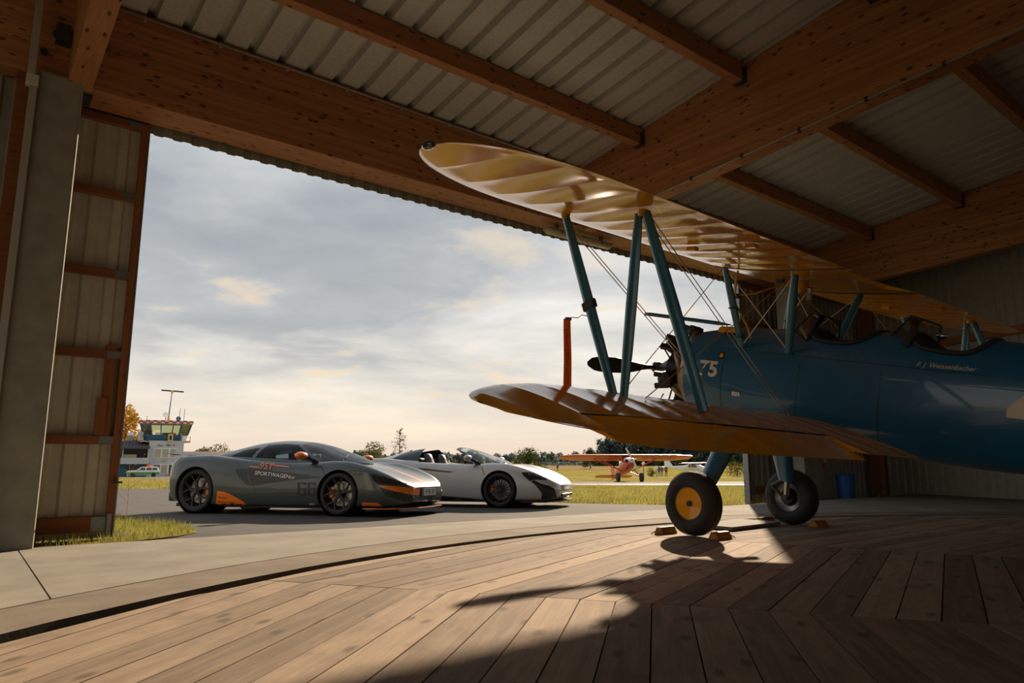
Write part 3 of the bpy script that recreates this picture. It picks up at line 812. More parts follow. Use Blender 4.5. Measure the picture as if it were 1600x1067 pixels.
t = text_data('75', 0.235, 0.0, 1.0, 0.008); decal('side_number', t[0], t[1], 'cream_paint', BP, FB, lambda u, v: port(u, v, 0.415, 1.735), (1, 0, 0), 0.003, label='cream painted number 75')
t = text_data('4', 0.72, 0.0, 1.0, 0.03); decal('side_number', t[0], t[1], 'cream_paint', BP, FB, lambda u, v: port(u, v, -2.62, 1.70), (1, 0, 0), 0.003, cuts=3, label='large cream painted numeral 4')
t = text_data('F. J. Weissenbacher', 0.058, 0.35); decal('pilot_lettering', t[0], t[1], 'cream_paint', BP, FB, lambda u, v: port(u, v, -1.93, 1.985), (1, 0, 0), 0.003, label='small cream script lettering')
decal('data_plate', [(-0.045, -0.022), (0.045, -0.022), (0.045, 0.022), (-0.045, 0.022)], [(0, 1, 2, 3)], 'decal_white', BP, FB, lambda u, v: port(u, v, 0.06, 1.50), (1, 0, 0), 0.004)
t = text_data('[+]', 0.045); decal('plate_mark', t[0], t[1], 'decal_black', BP, FB, lambda u, v: port(u, v, 0.06, 1.50), (1, 0, 0), 0.006)
def disc2(r, n=20): return [(r * cos(2 * pi * i / n), r * sin(2 * pi * i / n)) for i in range(n)], [tuple(range(n))]
for r_, mt, e in ((0.042, 'decal_black', 0.004), (0.025, 'yellow_paint', 0.008)):
    d_ = disc2(r_); decal('filler_cap', d_[0], d_[1], mt, BP, FB, lambda u, v: port(u, v, 0.285, 1.905), (1, 0, 0), e)
for y in (0.25, -0.62, -1.42):
    r_ = fring(y, 48, 0.001)
    a0 = 6 if y < 0 else 0
    pts = [r_[j % 48] for j in range(22, 39)]
    MB().tube(pts, 0.0035, 5).build('panel_seam', 'black_plastic', BP)
for s in (1, 22):
    pts = [FB.ray_cast(Vector((-2, y, 1.985 + 0.02 * y)), Vector((1, 0, 0)))[0] for y in [0.75 - 0.25 * i for i in range(13)]]
MB().tube([p_ for p_ in pts if p_], 0.0025, 5).build('panel_seam', 'black_plastic', BP)
rv_ = MB().sphere((0, 0, 0), 0.0055, 6, 4).mesh('rivet', 'chrome')
for i in range(26):
    h = FB.ray_cast(Vector((-2, 0.1 - 0.095 * i, 2.0 + 0.004 * sin(i))), Vector((1, 0, 0)))[0]
    if h: link('rivet', rv_, BP).location = h
# coamings around the two cockpits
for y0, y1 in ((-1.24, -0.60), (-2.20, -1.57)):
    pts = []
    for j in range(33):
        t_ = 2 * pi * j / 32; x = 0.345 * math.copysign(abs(cos(t_)) ** 0.55, cos(t_)); y = (y0 + y1) / 2 + (y1 - y0) / 2 * 1.03 * math.copysign(abs(sin(t_)) ** 0.6, sin(t_))
        ring = fring(y, 200); best = max((q for q in ring if abs(q.x - x) < 0.02), key=lambda q: q.z, default=None)
        pts.append(Vector((x, y, (best.z if best else 2.1) + 0.002)))
    MB().tube(pts, 0.022, 8, False).build('cockpit_coaming', 'leather_dark', BP, smooth='all')
    st = MB().box(-0.24, 0.24, y0 + 0.06, y0 + 0.14, 1.5, 2.08).build('pilot_seat', 'leather_dark', BP, bevel=0.03)
    MB().tube([(0.0, y1 - 0.12, 1.5), (0, y1 - 0.2, 1.95)], 0.012, 6).build('control_stick', 'dark_metal', BP)
# windshields
for dy in (0.0, -0.975):
    P = dict(a=(-0.20, -0.40, 2.25), b=(0.20, -0.40, 2.25), c=(0.125, -0.535, 2.45), d=(-0.125, -0.535, 2.45), e=(-0.335, -0.615, 2.135), f=(-0.225, -0.665, 2.405), g=(0.335, -0.615, 2.135), h=(0.225, -0.665, 2.405))
    P = {k: Vector(v) + Vector((0, dy, 0)) for k, v in P.items()}
    w = MB()
    for q in ('abcd', 'aedf', 'bghc'):
        pass
    w.add([P[k] for k in 'abcd'], [(0, 1, 2, 3)]); w.add([P[k] for k in 'eadf'], [(0, 1, 2, 3)]); w.add([P[k] for k in 'bghc'], [(0, 1, 2, 3)])
    ws = w.build('windshield', 'clear_glass', BP)
    for i, j in ('ab', 'bc', 'cd', 'da', 'ae', 'ef', 'fd', 'bg', 'gh', 'hc'):
        MB().tube([P[i], P[j]], 0.0085, 6).build('frame_bar', 'black_plastic', ws)
MB().sphere((0.05, -1.72, 2.29), (0.03, 0.045, 0.03), 10, 6).build('rear_mirror', 'chrome', BP, smooth='all')

# ---- engine
def engine():
    z0 = 1.69
    e = MB().lathe([(0.001, 0.80), (0.23, 0.80), (0.24, 0.95), (0.235, 1.22), (0.17, 1.27), (0.12, 1.36), (0.075, 1.43), (0.06, 1.50), (0.001, 1.50)], (0, 0, z0), 'y', 28).build('crankcase', 'engine_black', BP, smooth=40)
    MB().lathe([(0.20, 0.80), (0.495, 0.80), (0.508, 0.76), (0.46, 0.66), (0.2, 0.66)], (0, 0, z0), 'y', 40).build('cowl_ring', 'exhaust_tan', BP, smooth=40)
    for k in range(7):
        a = pi / 2 + 2 * pi * k / 7 + 0.05
        prof = [(0.001, 0.20), (0.075, 0.20)]
        for i in range(11): h = 0.23 + i * 0.020; prof += [(0.066, h), (0.088, h + 0.004), (0.088, h + 0.011), (0.066, h + 0.015)]
        prof += [(0.098, 0.455), (0.105, 0.475), (0.098, 0.53), (0.05, 0.555), (0.001, 0.555)]
        d = Vector((cos(a), 0, sin(a))); t1 = Vector((0, 1, 0)); t2 = d.cross(t1)
        R = [[Vector((0, 1.0, z0)) + d * h + t1 * (r * cos(q)) + t2 * (r * sin(q)) for q in [2 * pi * j / 14 for j in range(14)]] for r, h in prof]
        c = MB().rings(R, True).build('cylinder', 'engine_black', BP, smooth=30)
        hd = MB(); b0 = Vector((0, 1.0, z0)) + d * 0.53
        for u in (-1, 1):
            hd.bar(b0 + t2 * (0.06 * u) - d * 0.02 - t1 * 0.05, b0 + t2 * (0.075 * u) + d * 0.02 + t1 * 0.12, 0.06, 0.05, tuple(d))
        hd.build('rocker_box', 'engine_black', c)
        pr = MB()
        for u in (-1, 1): pr.tube([Vector((0, 1.17, z0)) + d * 0.2 + t2 * 0.035 * u, Vector((0, 1.1, z0)) + d * 0.53 + t2 * 0.07 * u], 0.010, 6)
        pr.build('push_rod', 'dark_metal', c)
        a2 = a + 2 * pi / 14
        ex = MB().tube([Vector((0, 0.93, z0)) + d * 0.48 + t2 * 0.08, Vector((cos(a2) * 0.44, 0.88, z0 + sin(a2) * 0.44)), Vector((cos(a2 + 0.25) * 0.40, 0.86, z0 + sin(a2 + 0.25) * 0.40))], 0.032, 8)
        ex.build('exhaust_stub', 'exhaust_tan', c, smooth='all')
    m = MB(); m.tube([Vector((cos(q) * 0.40, 0.87, z0 + sin(q) * 0.40)) for q in [2 * pi * i / 32 for i in range(33)]], 0.036, 8, False)
    m.build('exhaust_ring', 'exhaust_tan', BP, smooth='all')
    MB().tube([(0.15, 0.93, 1.30), (0.17, 0.7, 1.16), (0.17, 0.35, 1.06)], 0.045, 10).build('exhaust_pipe', 'exhaust_tan', BP, smooth='all')
    MB().lathe([(0.001, 1.46), (0.07, 1.46), (0.075, 1.50), (0.075, 1.57), (0.05, 1.61), (0.001, 1.62)], (0, 0, z0), 'y', 20).build('propeller_hub', 'dark_metal', BP, smooth=40)
    for s in (-1, 1):
        R = []
        for i in range(15):
            q = i / 14; x = 0.05 + 1.22 * q
            ch = cr([(0, 0.055), (0.15, 0.075), (0.35, 0.16), (0.55, 0.205), (0.8, 0.195), (0.93, 0.15), (1.0, 0.05)], q)[0]
            tw = radians(cr([(0, 60), (0.3, 38), (1, 16)], q)[0]); th = 0.055 * (1 - q) + 0.010
            R.append([Vector((s * x, 1.54 + (a_ * ch / 2) * sin(tw) * s * 0 + (b_ * th / 2) * cos(tw) + a_ * ch / 2 * sin(tw) * -1, z0 + a_ * ch / 2 * cos(tw) * s + b_ * th / 2 * sin(tw) * s)) for a_, b_ in [(cos(t_), sin(t_)) for t_ in [2 * pi * j / 14 for j in range(14)]]])
        k_ = radians(-2.6)
        R = [[Vector((q.x * cos(k_) + (q.z - z0) * sin(k_), q.y, z0 - q.x * sin(k_) + (q.z - z0) * cos(k_))) for q in r_] for r_ in R]
        MB().rings(R, True).build('propeller_blade', 'prop_black', BP, smooth=50)
    MB().tube([(-0.25, 0.9, 1.28), (-0.3, 1.06, 1.22), (-0.33, 1.18, 1.28), (-0.30, 1.15, 1.38)], 0.008, 6).build('oil_line', 'dark_metal', BP)
    MB().box(-0.12, 0.12, 0.75, 1.0, 1.12, 1.30).build('carburettor', 'engine_black', BP, bevel=0.03)
engine()

# ---- struts
def strut(name, p0, p1, w=0.105, t=0.042, mat='strut_blue', n=5):
    p0, p1 = Vector(p0), Vector(p1); k = [0.72, 0.93, 1.0, 0.93, 0.72] if n == 5 else [1, 1]
    pts = [p0 + (p1 - p0) * i / (len(k) - 1) for i in range(len(k))]
    return MB().tube(pts, [w / 2 * q for q in k], 14, True, t / w, up=(0, 1, 0)).build(name, mat, BP, smooth=50)
for s in (-1, 1):
    xu, xl = s * 3.28, s * 3.28
    UF, UR = (xu, -0.02, 2.815), (xu, -0.86, 2.765)
    LF, LR = (xl, -0.79, 1.43), (xl, -1.59, 1.42)
    strut('interplane_strut', (xu, UF[1], UF[2] + 0.02), (LF[0], LF[1], LF[2]))
    strut('interplane_strut', (xu, UR[1] - 0.035, UR[2] + 0.02), LR)
    strut('interplane_strut', (xu, UR[1] + 0.035, UR[2] + 0.02), (LF[0], LF[1] - 0.10, LF[2]))
    for P in ((UF[0], UF[1], UF[2] + 0.015), (UR[0], UR[1], UR[2] + 0.015)):
        MB().lathe([(0.001, -0.02), (0.03, -0.02), (0.045, 0.03), (0.001, 0.03)], P, 'z', 12).build('strut_fitting', 'yellow_paint', BP)
    CF, CR = (s * 0.70, 0.20, 2.85), (s * 0.70, -0.62, 2.765); BF, BR = (s * 0.43, 0.06, 2.02), (s * 0.435, -0.49, 1.99)
    strut('cabane_strut', CF, BF, 0.095, 0.045); strut('cabane_strut', CR, BR, 0.10, 0.05)
    W = []
    for dx in (-0.022, 0.022):      # paired flying wires
        W.append(((xu - s * 0.03, UF[1] + dx, UF[2] - 0.03), (s * 0.47, 0.20 + dx * 1.2, 1.37)))
        W.append(((xu - s * 0.03, UR[1] - 0.06 + dx, UR[2] - 0.03), (s * 0.46, -0.57 + dx * 1.2, 1.36)))
    for a_, b_ in W: MB().tube([a_, b_], 0.0042, 5).build('flying_wire', 'wire_steel', BP)
    for a_, b_ in (((s * 0.74, CF[1], CF[2] - 0.02), (xl - s * 0.12, LF[1] + 0.05, LF[2] - 0.0)), ((s * 0.74, CR[1], CR[2] - 0.02), (xl - s * 0.22, LF[1] - 0.12, LF[2] + 0.01))):
        MB().tube([a_, b_], 0.0042, 5).build('landing_wire', 'wire_yellow', BP)
    MB().tube([CF, (s * 0.44, -0.47, 2.03)], 0.0055, 5).build('cabane_wire', 'cream_paint', BP)
    MB().tube([CR, (s * 0.44, 0.04, 2.05)], 0.0055, 5).build('cabane_wire', 'cream_paint', BP)
    MB().tube([(s * 1.83, 0.26, 2.19), (s * 1.83, 0.20, 2.19), (s * 1.83, -0.6, 2.135), (s * 1.83, -0.73, 2.126)], [0.016, 0.018, 0.018, 0.004], 8).build('javelin_spreader', 'strut_blue', BP, smooth='all')
    # yellow filler fairings by the forward cabane struts
    R = [[(s * 0.31 + 0.075 * cos(t_), y, 2.17 + 0.075 * sin(t_) * k) for t_ in [pi * j / 10 for j in range(11)]] for y, k in ((0.17, 0.85), (0.24, 1.0), (0.42, 0.95))]
    MB().rings(R, True).build('top_fairing', 'yellow_paint', BP, smooth=40)
    MB().tube([(s * 0.55, 0.14, 2.50), (s * 0.44, 0.02, 2.25), (s * 0.40, -0.02, 2.12)], 0.011, 6).build('fuel_line', 'hose_yellow', BP)
    MB().tube([(s * 0.75, 0.0, 2.80), (s * 0.68, 0.06, 2.66), (s * 0.60, 0.10, 2.56), (s * 0.45, -0.04, 2.60), (s * 0.28, -0.22, 2.72)], 0.011, 6).build('fuel_line', 'hose_yellow', BP, smooth='all')
    for P in ((s * 0.57, 0.11, 2.55), (s * 0.28, -0.22, 2.755)): MB().box(P[0] - 0.03, P[0] + 0.03, P[1] - 0.045, P[1] + 0.045, P[2] - 0.02, P[2] + 0.03).build('fuel_valve', 'dark_metal', BP, bevel=0.008)
    for z in (2.12, 2.42): MB().lathe([(0.05, -0.006), (0.058, -0.006), (0.058, 0.006), (0.05, 0.006)], (s * (0.43 + (z - 2.02) * 0.325), 0.06 + (z - 2.02) * 0.17, z), 'z', 14).build('cable_tie', 'black_plastic', BP)
    # aileron linkage bits under the wing
    for y in (-0.35, -0.95): MB().box(s * 2.0 - 0.03, s * 2.0 + 0.03, y - 0.05, y + 0.05, 2.765, 2.80).build('inspection_cover', 'yellow_paint', BP, bevel=0.008)
MB().lathe([(0.001, 0.0), (0.02, 0.0), (0.075, 0.07), (0.085, 0.13), (0.001, 0.14)], (-0.22, -0.42, 2.645), 'z', 18).build('fuel_gauge', 'yellow_paint', BP, smooth=40)
MB().box(-0.06, -0.02, -0.45, -0.41, 2.60, 2.72).build('gauge_bracket', 'chrome', BP)
MB().bar((-3.28, -0.408, 2.125), (-3.28, -0.442, 2.065), 0.05, 0.112, (0, 1, 0)).build('strut_clamp', 'dark_metal', BP)

# ---- undercarriage
for s in (-1, 1):
    ax = Vector((s * 0.97, 0.063, 0.327))
    w = MB(); pr = []
    for i in range(21):
        t_ = -pi * 0.60 + pi * 1.2 * i / 20
        pr.append((0.205 + 0.122 * cos(t_ * 0.86) ** 0.75 if cos(t_ * 0.86) > 0 else 0.205, 0.112 * sin(t_ * 0.86)))
    pr = [(0.165, -0.075)] + pr + [(0.165, 0.075)]
    ty = w.lathe(pr, ax, 'x', 48).build('main_tyre', 'rubber', BP, smooth=50)
    for dx in (-0.035, 0.0, 0.035):
        MB().lathe([(0.3265, dx - 0.007), (0.329, dx - 0.004), (0.329, dx + 0.004), (0.3265, dx + 0.007)], ax, 'x', 48).build('tread_rib', 'rubber', ty)
    MB().lathe([(0.001, s * 0.062), (0.03, s * 0.062), (0.10, s * 0.070), (0.155, s * 0.078), (0.163, s * 0.072), (0.163, s * 0.03), (0.001, s * 0.03)], ax, 'x', 36).build('hub_cap', 'yellow_paint', BP, smooth=40)
    MB().lathe([(0.155, s * 0.07), (0.168, s * 0.085), (0.176, s * 0.07)], ax, 'x', 36).build('rim_edge', 'disc_steel', BP, smooth=40)
    MB().lathe([(0.001, s * 0.085), (0.024, s * 0.085), (0.024, s * 0.05), (0.001, s * 0.05)], ax, 'x', 16).build('axle_cap', 'black_plastic', BP)
    MB().lathe([(0.001, s * -0.05), (0.10, s * -0.05), (0.13, s * -0.06), (0.155, s * -0.075), (0.168, s * -0.085), (0.176, s * -0.07)], ax, 'x', 32).build('inner_rim', 'disc_steel', BP, smooth=40)
    b = MB().lathe([(0.001, s * -0.10), (0.075, s * -0.10), (0.08, s * -0.09), (0.11, s * -0.055), (0.001, s * -0.05)], ax, 'x', 16).build('brake_drum', 'engine_black', BP)
    R = []      # leg fairing
    for P, w_, t_ in ((Vector((s * 0.42, 0.03, 1.20)), 0.30, 0.17), (Vector((s * 0.60, 0.035, 0.86)), 0.25, 0.15), (Vector((s * 0.80, 0.05, 0.52)), 0.20, 0.13)):
        R.append([P + Vector((t_ / 2 * cos(q), w_ / 2 * sin(q), 0)) for q in [2 * pi * j / 20 for j in range(20)]])
    lg = MB().rings(R, True).build('gear_leg_fairing', 'blue_paint', BP, smooth=50)
    rv = MB()
    for i in range(6):
        q = R[2][(14 + 0) % 20].lerp(R[0][14], 0.08 + i * 0.16); rv.sphere(q, 0.006, 6, 4)
        q = R[2][10].lerp(R[0][10], 0.08 + i * 0.16); rv.sphere(q, 0.006, 6, 4)
    rv.build('fairing_screws', 'chrome', lg)
    MB().tube([(s * 0.80, 0.05, 0.55), (s * 0.845, 0.058, 0.34)], 0.035, 12).build('oleo_piston', 'chrome', BP, smooth=50)
    MB().tube([(s * 0.80, 0.058, 0.328), (s * 1.05, 0.063, 0.327)], 0.03, 12).build('axle', 'dark_metal', BP)
    sc = MB(); sc.tube([(s * 0.80, 0.12, 0.52), (s * 0.80, 0.24, 0.43)], 0.02, 8); sc.tube([(s * 0.80, 0.24, 0.43), (s * 0.83, 0.10, 0.33)], 0.018, 8)
    sc.build('torque_link', 'dark_metal', BP)

# ---- tail
def tail():
    out = [(-4.75, 1.96), (-5.0, 2.45), (-5.25, 2.85), (-5.55, 3.0), (-5.85, 2.92), (-6.05, 2.6), (-6.1, 2.1), (-6.02, 1.7), (-5.75, 1.58), (-5.6, 1.8)]
    MB().poly([(-0.025, y, z) for y, z in out], 0.05, (1, 0, 0)).build('fin_and_rudder', 'yellow_paint', BP, bevel=0.012)
    for s in (-1, 1):
        o2 = [(0.05, -4.7), (0.9, -4.78), (1.6, -4.95), (1.92, -5.25), (1.8, -5.65), (1.2, -5.85), (0.12, -5.9), (0.05, -5.6)]
        MB().poly([(s * x, y, 1.86) for x, y in o2], 0.05, (0, 0, 1)).build('tailplane', 'yellow_paint', BP, bevel=0.012)
        MB().tube([(s * 1.1, -5.2, 1.86), (s * 0.12, -5.15, 1.52)], 0.015, 6).build('tail_brace', 'strut_blue', BP)
    MB().lathe([(0.001, -0.04), (0.05, -0.045), (0.11, -0.04), (0.125, 0), (0.11, 0.04), (0.05, 0.045), (0.001, 0.04)], (0, -5.25, 1.15), 'x', 24).build('tail_wheel', 'rubber', BP, smooth=50)
    MB().tube([(0, -5.0, 1.55), (0, -5.2, 1.3), (0, -5.25, 1.15)], 0.025, 8).build('tail_wheel_fork', 'dark_metal', BP)
    MB().tube([(0.06, -5.25, 1.15), (-0.06, -5.25, 1.15)], 0.015, 8).build('tail_axle', 'dark_metal', BP)
tail()

# ---- red-flag streamer on the pitot tube
def streamer():
    d = 5.35; top = at(886, 498, d); bot = at(887, 605, d)
    h = top.z - bot.z
    r = thing('warning_streamer', 'orange remove-before-flight ribbon hanging from the biplane strut', 'streamer', top)
    r.rotation_euler = (0, 0, -PSI + radians(8))
    N = 26; w = 0.064
    def off(q): return 0.006 * sin(q * 7), 0.004 * sin(q * 4 + 1) * q
    F = [[(sx * w / 2 * (1 - 0.12 * (1 - i / N)) + off(i / N)[1], off(i / N)[0] + dy, -h * i / N) for sx, dy in ((-1, -0.0012), (1, -0.0012), (1, 0.0012), (-1, 0.0012))] for i in range(N + 1)]
    MB().rings(F, True).build('ribbon', 'orange_cloth', r)
    vs, fs = text_data('REMOVE BEFORE FLIGHT', 0.050, 0, 1.15, -0.0008)
    wd = max(v[0] for v in vs) - min(v[0] for v in vs); k = 0.80 * h / wd
    # seen from behind: the letters run down the ribbon, mirrored
    vv = []
    for a, b, _ in vs:
        q = (a * k + 0.55 * h) / h; o1, o2 = off(q)
        vv.append((-b * 0.72 + o2 - 0.001, o1 - 0.0022, -(a * k + 0.55 * h)))
    me = MB(); me.v = vv; me.f = [tuple(f) for f in fs]; me.build('ribbon_lettering', 'decal_black', r, fix=False)
    MB().tube([(0, 0, 0.004), (0.04, 0, 0.012), (0.09, 0, 0.010), (0.12, 0.0, 0.035), (0.19, 0.0, 0.02)], 0.0035, 6).build('cord', 'dark_metal', r)
    MB().box(-0.015, 0.035, -0.006, 0.006, -0.012, 0.012).build('clasp', 'wire_steel', r)
streamer()

# ---- chocks, floor plate, bin, extinguisher
def chock(name, loc, rz, label):
    r = thing(name, label, 'wheel chock', loc, (0, 0, rz), group='wheel chocks of the biplane')
    MB().poly([(-0.12, -0.07, 0.002), (-0.12, 0.06, 0.002), (-0.12, 0.02, 0.072), (-0.12, -0.03, 0.075)], 0.24, (1, 0, 0)).build('wedge', 'chock_paint', r, bevel=0.006)
    MB().tube([(-0.12, 0.0, 0.04), (-0.16, 0.02, 0.025), (-0.17, 0.05, 0.01)], 0.006, 6).build('pull_rope', 'dry_stalk', r)
chock('wheel_chock', (6.03, 4.99, 0), 0, 'orange-brown wheel chock in front of the yellow-hubbed port wheel')
chock('wheel_chock', (6.05, 4.31, 0), pi, 'orange-brown wheel chock behind the yellow-hubbed port wheel')
chock('wheel_chock', (7.98, 5.02, 0), 0, 'wheel chock in front of the shaded starboard wheel')
chock('wheel_chock', (8.02, 4.35, 0), pi, 'wheel chock behind the shaded starboard wheel')
def plate():
    r = thing('floor_board', 'flat grey board lying on the planks between the main wheels', 'board', (7.30, 4.98, 0), (0, 0, radians(2)))
    MB().box(-0.52, 0.52, -0.28, 0.28, 0.012, 0.045).build('panel', 'board_paint', r, bevel=0.005)
    for y in (-0.22, 0.22): MB().box(-0.5, 0.5, y - 0.03, y + 0.03, 0.002, 0.012).build('batten', 'plank_wood', r)
plate()
def rubbish_bin():
    r = thing('waste_bin', 'tall blue plastic bin beside the shaded concrete pillar', 'bin', (14.35, 7.15, -0.018))
    MB().lathe([(0.001, 0.0), (0.14, 0.0), (0.19, 0.46), (0.205, 0.46), (0.205, 0.48), (0.18, 0.48), (0.13, 0.03), (0.001, 0.03)], (0, 0, 0), 'z', 28).build('body', 'bin_blue', r, smooth=40)
    MB().lathe([(0.20, 0.455), (0.215, 0.465), (0.20, 0.485)], (0, 0, 0), 'z', 28).build('rim', 'bin_blue', r, smooth=40)
    r = thing('fire_extinguisher', 'red fire extinguisher hanging above the blue bin', 'extinguisher', (14.45, 7.7, 0.60))
    MB().lathe([(0.001, 0.0), (0.085, 0.0), (0.09, 0.02), (0.09, 0.40), (0.06, 0.46), (0.03, 0.48), (0.03, 0.51), (0.001, 0.51)], (0, 0, 0), 'z', 24).build('cylinder', 'red_paint', r, smooth=40)
    MB().box(-0.05, 0.05, -0.1, -0.088, 0.10, 0.34).build('label_sticker', 'decal_white', r)
    MB().box(-0.03, 0.08, -0.015, 0.015, 0.51, 0.56).build('valve_handle', 'black_plastic', r)
    MB().tube([(0.03, 0, 0.53), (0.12, 0, 0.45), (0.115, 0, 0.15)], 0.012, 8).build('hose', 'black_plastic', r)
    MB().box(-0.06, 0.06, 0.09, 0.4, 0.05, 0.36).build('wall_bracket', 'dark_metal', r)
rubbish_bin()

# ================================================================== THE CARS
UPV = FH * -sin(PITCH) + Vector((0, 0, cos(PITCH)))
def pray(px, py): return RT * (px - 800) + UPV * (533.5 - py) + FW * FPX
SECX = None
def car_frame(name, label, near_front, heading):
    """near_front = ground point of the near front wheel; heading = (sideways, ahead)"""
    f = (RT * heading[0] + FH * heading[1]).normalized(); n = (Vector((0, 0, 1)) + FH * 0.021).normalized()
    f = (f - n * f.dot(n)).normalized(); l = n.cross(f)
    o = near_front - f * 1.335 + l * 0.83
    r = thing(name, label, 'car')
    r.matrix_world = Matrix(((f.x, l.x, n.x, o.x), (f.y, l.y, n.y, o.y), (f.z, l.z, n.z, o.z), (0, 0, 0, 1)))
    bpy.context.view_layer.update()
    return r
#        x     w     zb    zw    zsh   f8    z8    f9    z9    z10
CARB = [(-2.00, 0.76, 0.36, 0.56, 0.80, 0.62, 0.81, 0.35, 0.81, 0.81), (-1.96, 0.84, 0.30, 0.57, 0.845, 0.62, 0.85, 0.35, 0.85, 0.85), (-1.84, 0.915, 0.20, 0.57, 0.885, 0.62, 0.885, 0.35, 0.88, 0.88),
        (-1.6, 0.965, 0.14, 0.55, 0.925, 0.60, 0.91, 0.35, 0.90, 0.90), (-1.2, 0.972, 0.12, 0.52, 0.930, 0.60, 0.92, 0.35, 0.92, 0.92), (-0.8, 0.955, 0.11, 0.47, 0.895, 0.64, 0.89, 0.42, 0.90, 0.90),
        (-0.62, 0.940, 0.11, 0.45, 0.875, 0.66, 0.87, 0.50, 0.88, 0.88), (-0.50, 0.930, 0.11, 0.43, 0.862, 0.70, 0.85, 0.64, 0.42, 0.42), (-0.1, 0.905, 0.11, 0.41, 0.835, 0.73, 0.825, 0.69, 0.36, 0.36), (0.4, 0.902, 0.11, 0.41, 0.812, 0.74, 0.80, 0.70, 0.36, 0.36),
        (0.78, 0.922, 0.11, 0.43, 0.808, 0.74, 0.80, 0.68, 0.46, 0.46), (0.92, 0.938, 0.115, 0.45, 0.812, 0.70, 0.81, 0.5, 0.83, 0.84), (1.15, 0.952, 0.12, 0.47, 0.822, 0.66, 0.80, 0.4, 0.80, 0.81),
        (1.4, 0.960, 0.12, 0.47, 0.815, 0.66, 0.765, 0.4, 0.755, 0.76), (1.75, 0.955, 0.12, 0.45, 0.745, 0.66, 0.695, 0.4, 0.675, 0.68), (2.05, 0.925, 0.12, 0.42, 0.640, 0.66, 0.605, 0.4, 0.590, 0.595), (2.25, 0.85, 0.13, 0.38, 0.545, 0.66, 0.525, 0.4, 0.515, 0.52), (2.36, 0.74, 0.16, 0.35, 0.475, 0.66, 0.465, 0.4, 0.46, 0.465), (2.43, 0.58, 0.20, 0.32, 0.42, 0.66, 0.42, 0.4, 0.42, 0.42)]
def car_section(x):
    w, zb, zw, zsh, f8, z8, f9, z9, z10 = cr(CARB, x)
    P = [(0, zb), (0.80 * w, zb), (0.94 * w, zb + 0.02), (0.985 * w, zb + 0.12), (w, zw), (0.972 * w, zsh - 0.11), (0.925 * w, zsh - 0.03), (0.83 * w, zsh), (f8 * w, z8), (f9 * w, z9), (0, z10)]
    out = []
    for i in range(len(P) - 1):      # Catmull-Rom through the section points, tight on the floor
        p0 = P[max(i - 1, 0)]; p1, p2 = P[i], P[i + 1]; p3 = P[min(i + 2, len(P) - 1)]
        n = 1 if i == 0 else (3 if i < 8 else 2)
        for k in range(n):
            t = k / n; tt = 0.5 if 2 <= i <= 6 else 0.0
            q = []
            for a in (0, 1):
                m0, m1 = (p2[a] - p0[a]) * tt, (p3[a] - p1[a]) * tt
                if tt == 0: q.append(p1[a] + (p2[a] - p1[a]) * t)
                else: q.append((2 * t**3 - 3 * t * t + 1) * p1[a] + (t**3 - 2 * t * t + t) * m0 + (-2 * t**3 + 3 * t * t) * p2[a] + (t**3 - t * t) * m1)
            out.append(tuple(q))
    out.append(P[-1]); return out
def car_body(root, mat, name='body'):
    xs = sorted(set([-2.00 + 4.43 * i / 74 for i in range(75)] + [-0.62, -0.56, -0.53, -0.50, 0.78, 0.83, 0.88, 0.92]))
    R = []
    for x in xs:
        h = car_section(x); R.append([Vector((x, -y, z)) for y, z in h] + [Vector((x, y, z)) for y, z in h[-2:0:-1]])
    o = MB().rings(R, True).build(name, mat, root, smooth=42)
    cut = MB()
    for s in (-1, 1):
        for x, z, r in ((1.335, 0.325, 0.362), (-1.335, 0.352, 0.392)):
            cut.lathe([(r, s * 0.47), (r, s * 1.3)], (x, 0, z), 'y', 48, True)
    co = cut.build('cutter', None, root)
    b = o.modifiers.new('b', 'BOOLEAN'); b.operation = 'DIFFERENCE'; b.object = co; b.solver = 'EXACT'
    bpy.context.view_layer.update(); applied(o); bpy.data.objects.remove(co)
    for p_ in o.data.polygons: p_.use_smooth = True
    o.data.set_sharp_from_angle(angle=radians(42))
    for s in (-1, 1):
        for x, z, r in ((1.335, 0.325, 0.360), (-1.335, 0.352, 0.390)):
            MB().lathe([(0.001, s * 0.475), (r, s * 0.475), (r, s * 0.885)], (x, 0, z), 'y', 48).build('wheel_well', 'black_plastic', root, smooth=40)
            MB().lathe([(r + 0.002, s * 0.80), (r + 0.004, s * 0.90)], (x, 0, z), 'y', 48).build('arch_lip', 'black_plastic', root, smooth=40)
    # dark lining of the cockpit
    G = []
    for x in [-0.49 + 1.27 * i / 16 for i in range(17)]:
        w, zb, zw, zsh, f8, z8, f9, z9, z10 = cr(CARB, x)
        pts = [(f8 * w - 0.006, z8 + 0.003), (f9 * w - 0.008, z9 + 0.008), (0, z9 + 0.008)]
        G.append([Vector((x, -y, z)) for y, z in pts] + [Vector((x, y, z)) for y, z in pts[-2::-1]])
    MB().grid(G).build('cockpit_lining', 'interior_dark', root)
    return o
CANB = [(-1.62, 0.30, 0.905, 0.915), (-1.4, 0.46, 0.91, 0.975), (-0.9, 0.61, 0.885, 1.095), (-0.5, 0.69, 0.855, 1.165), (-0.1, 0.735, 0.828, 1.190), (0.2, 0.745, 0.812, 1.172), (0.5, 0.740, 0.800, 1.115), (0.85, 0.715, 0.800, 1.0), (1.08, 0.60, 0.805, 0.915), (1.24, 0.36, 0.80, 0.845), (1.30, 0.12, 0.79, 0.80)]
def can(x, t):
    wb, zb, zt = cr(CANB, x); c, s_ = cos(t), sin(t)
    y = wb * math.copysign(abs(c) ** 0.72, c) * (1 - 0.17 * abs(s_))
    return Vector((x, -y, zb - 0.004 + (zt - zb) * abs(s_) ** 0.92))
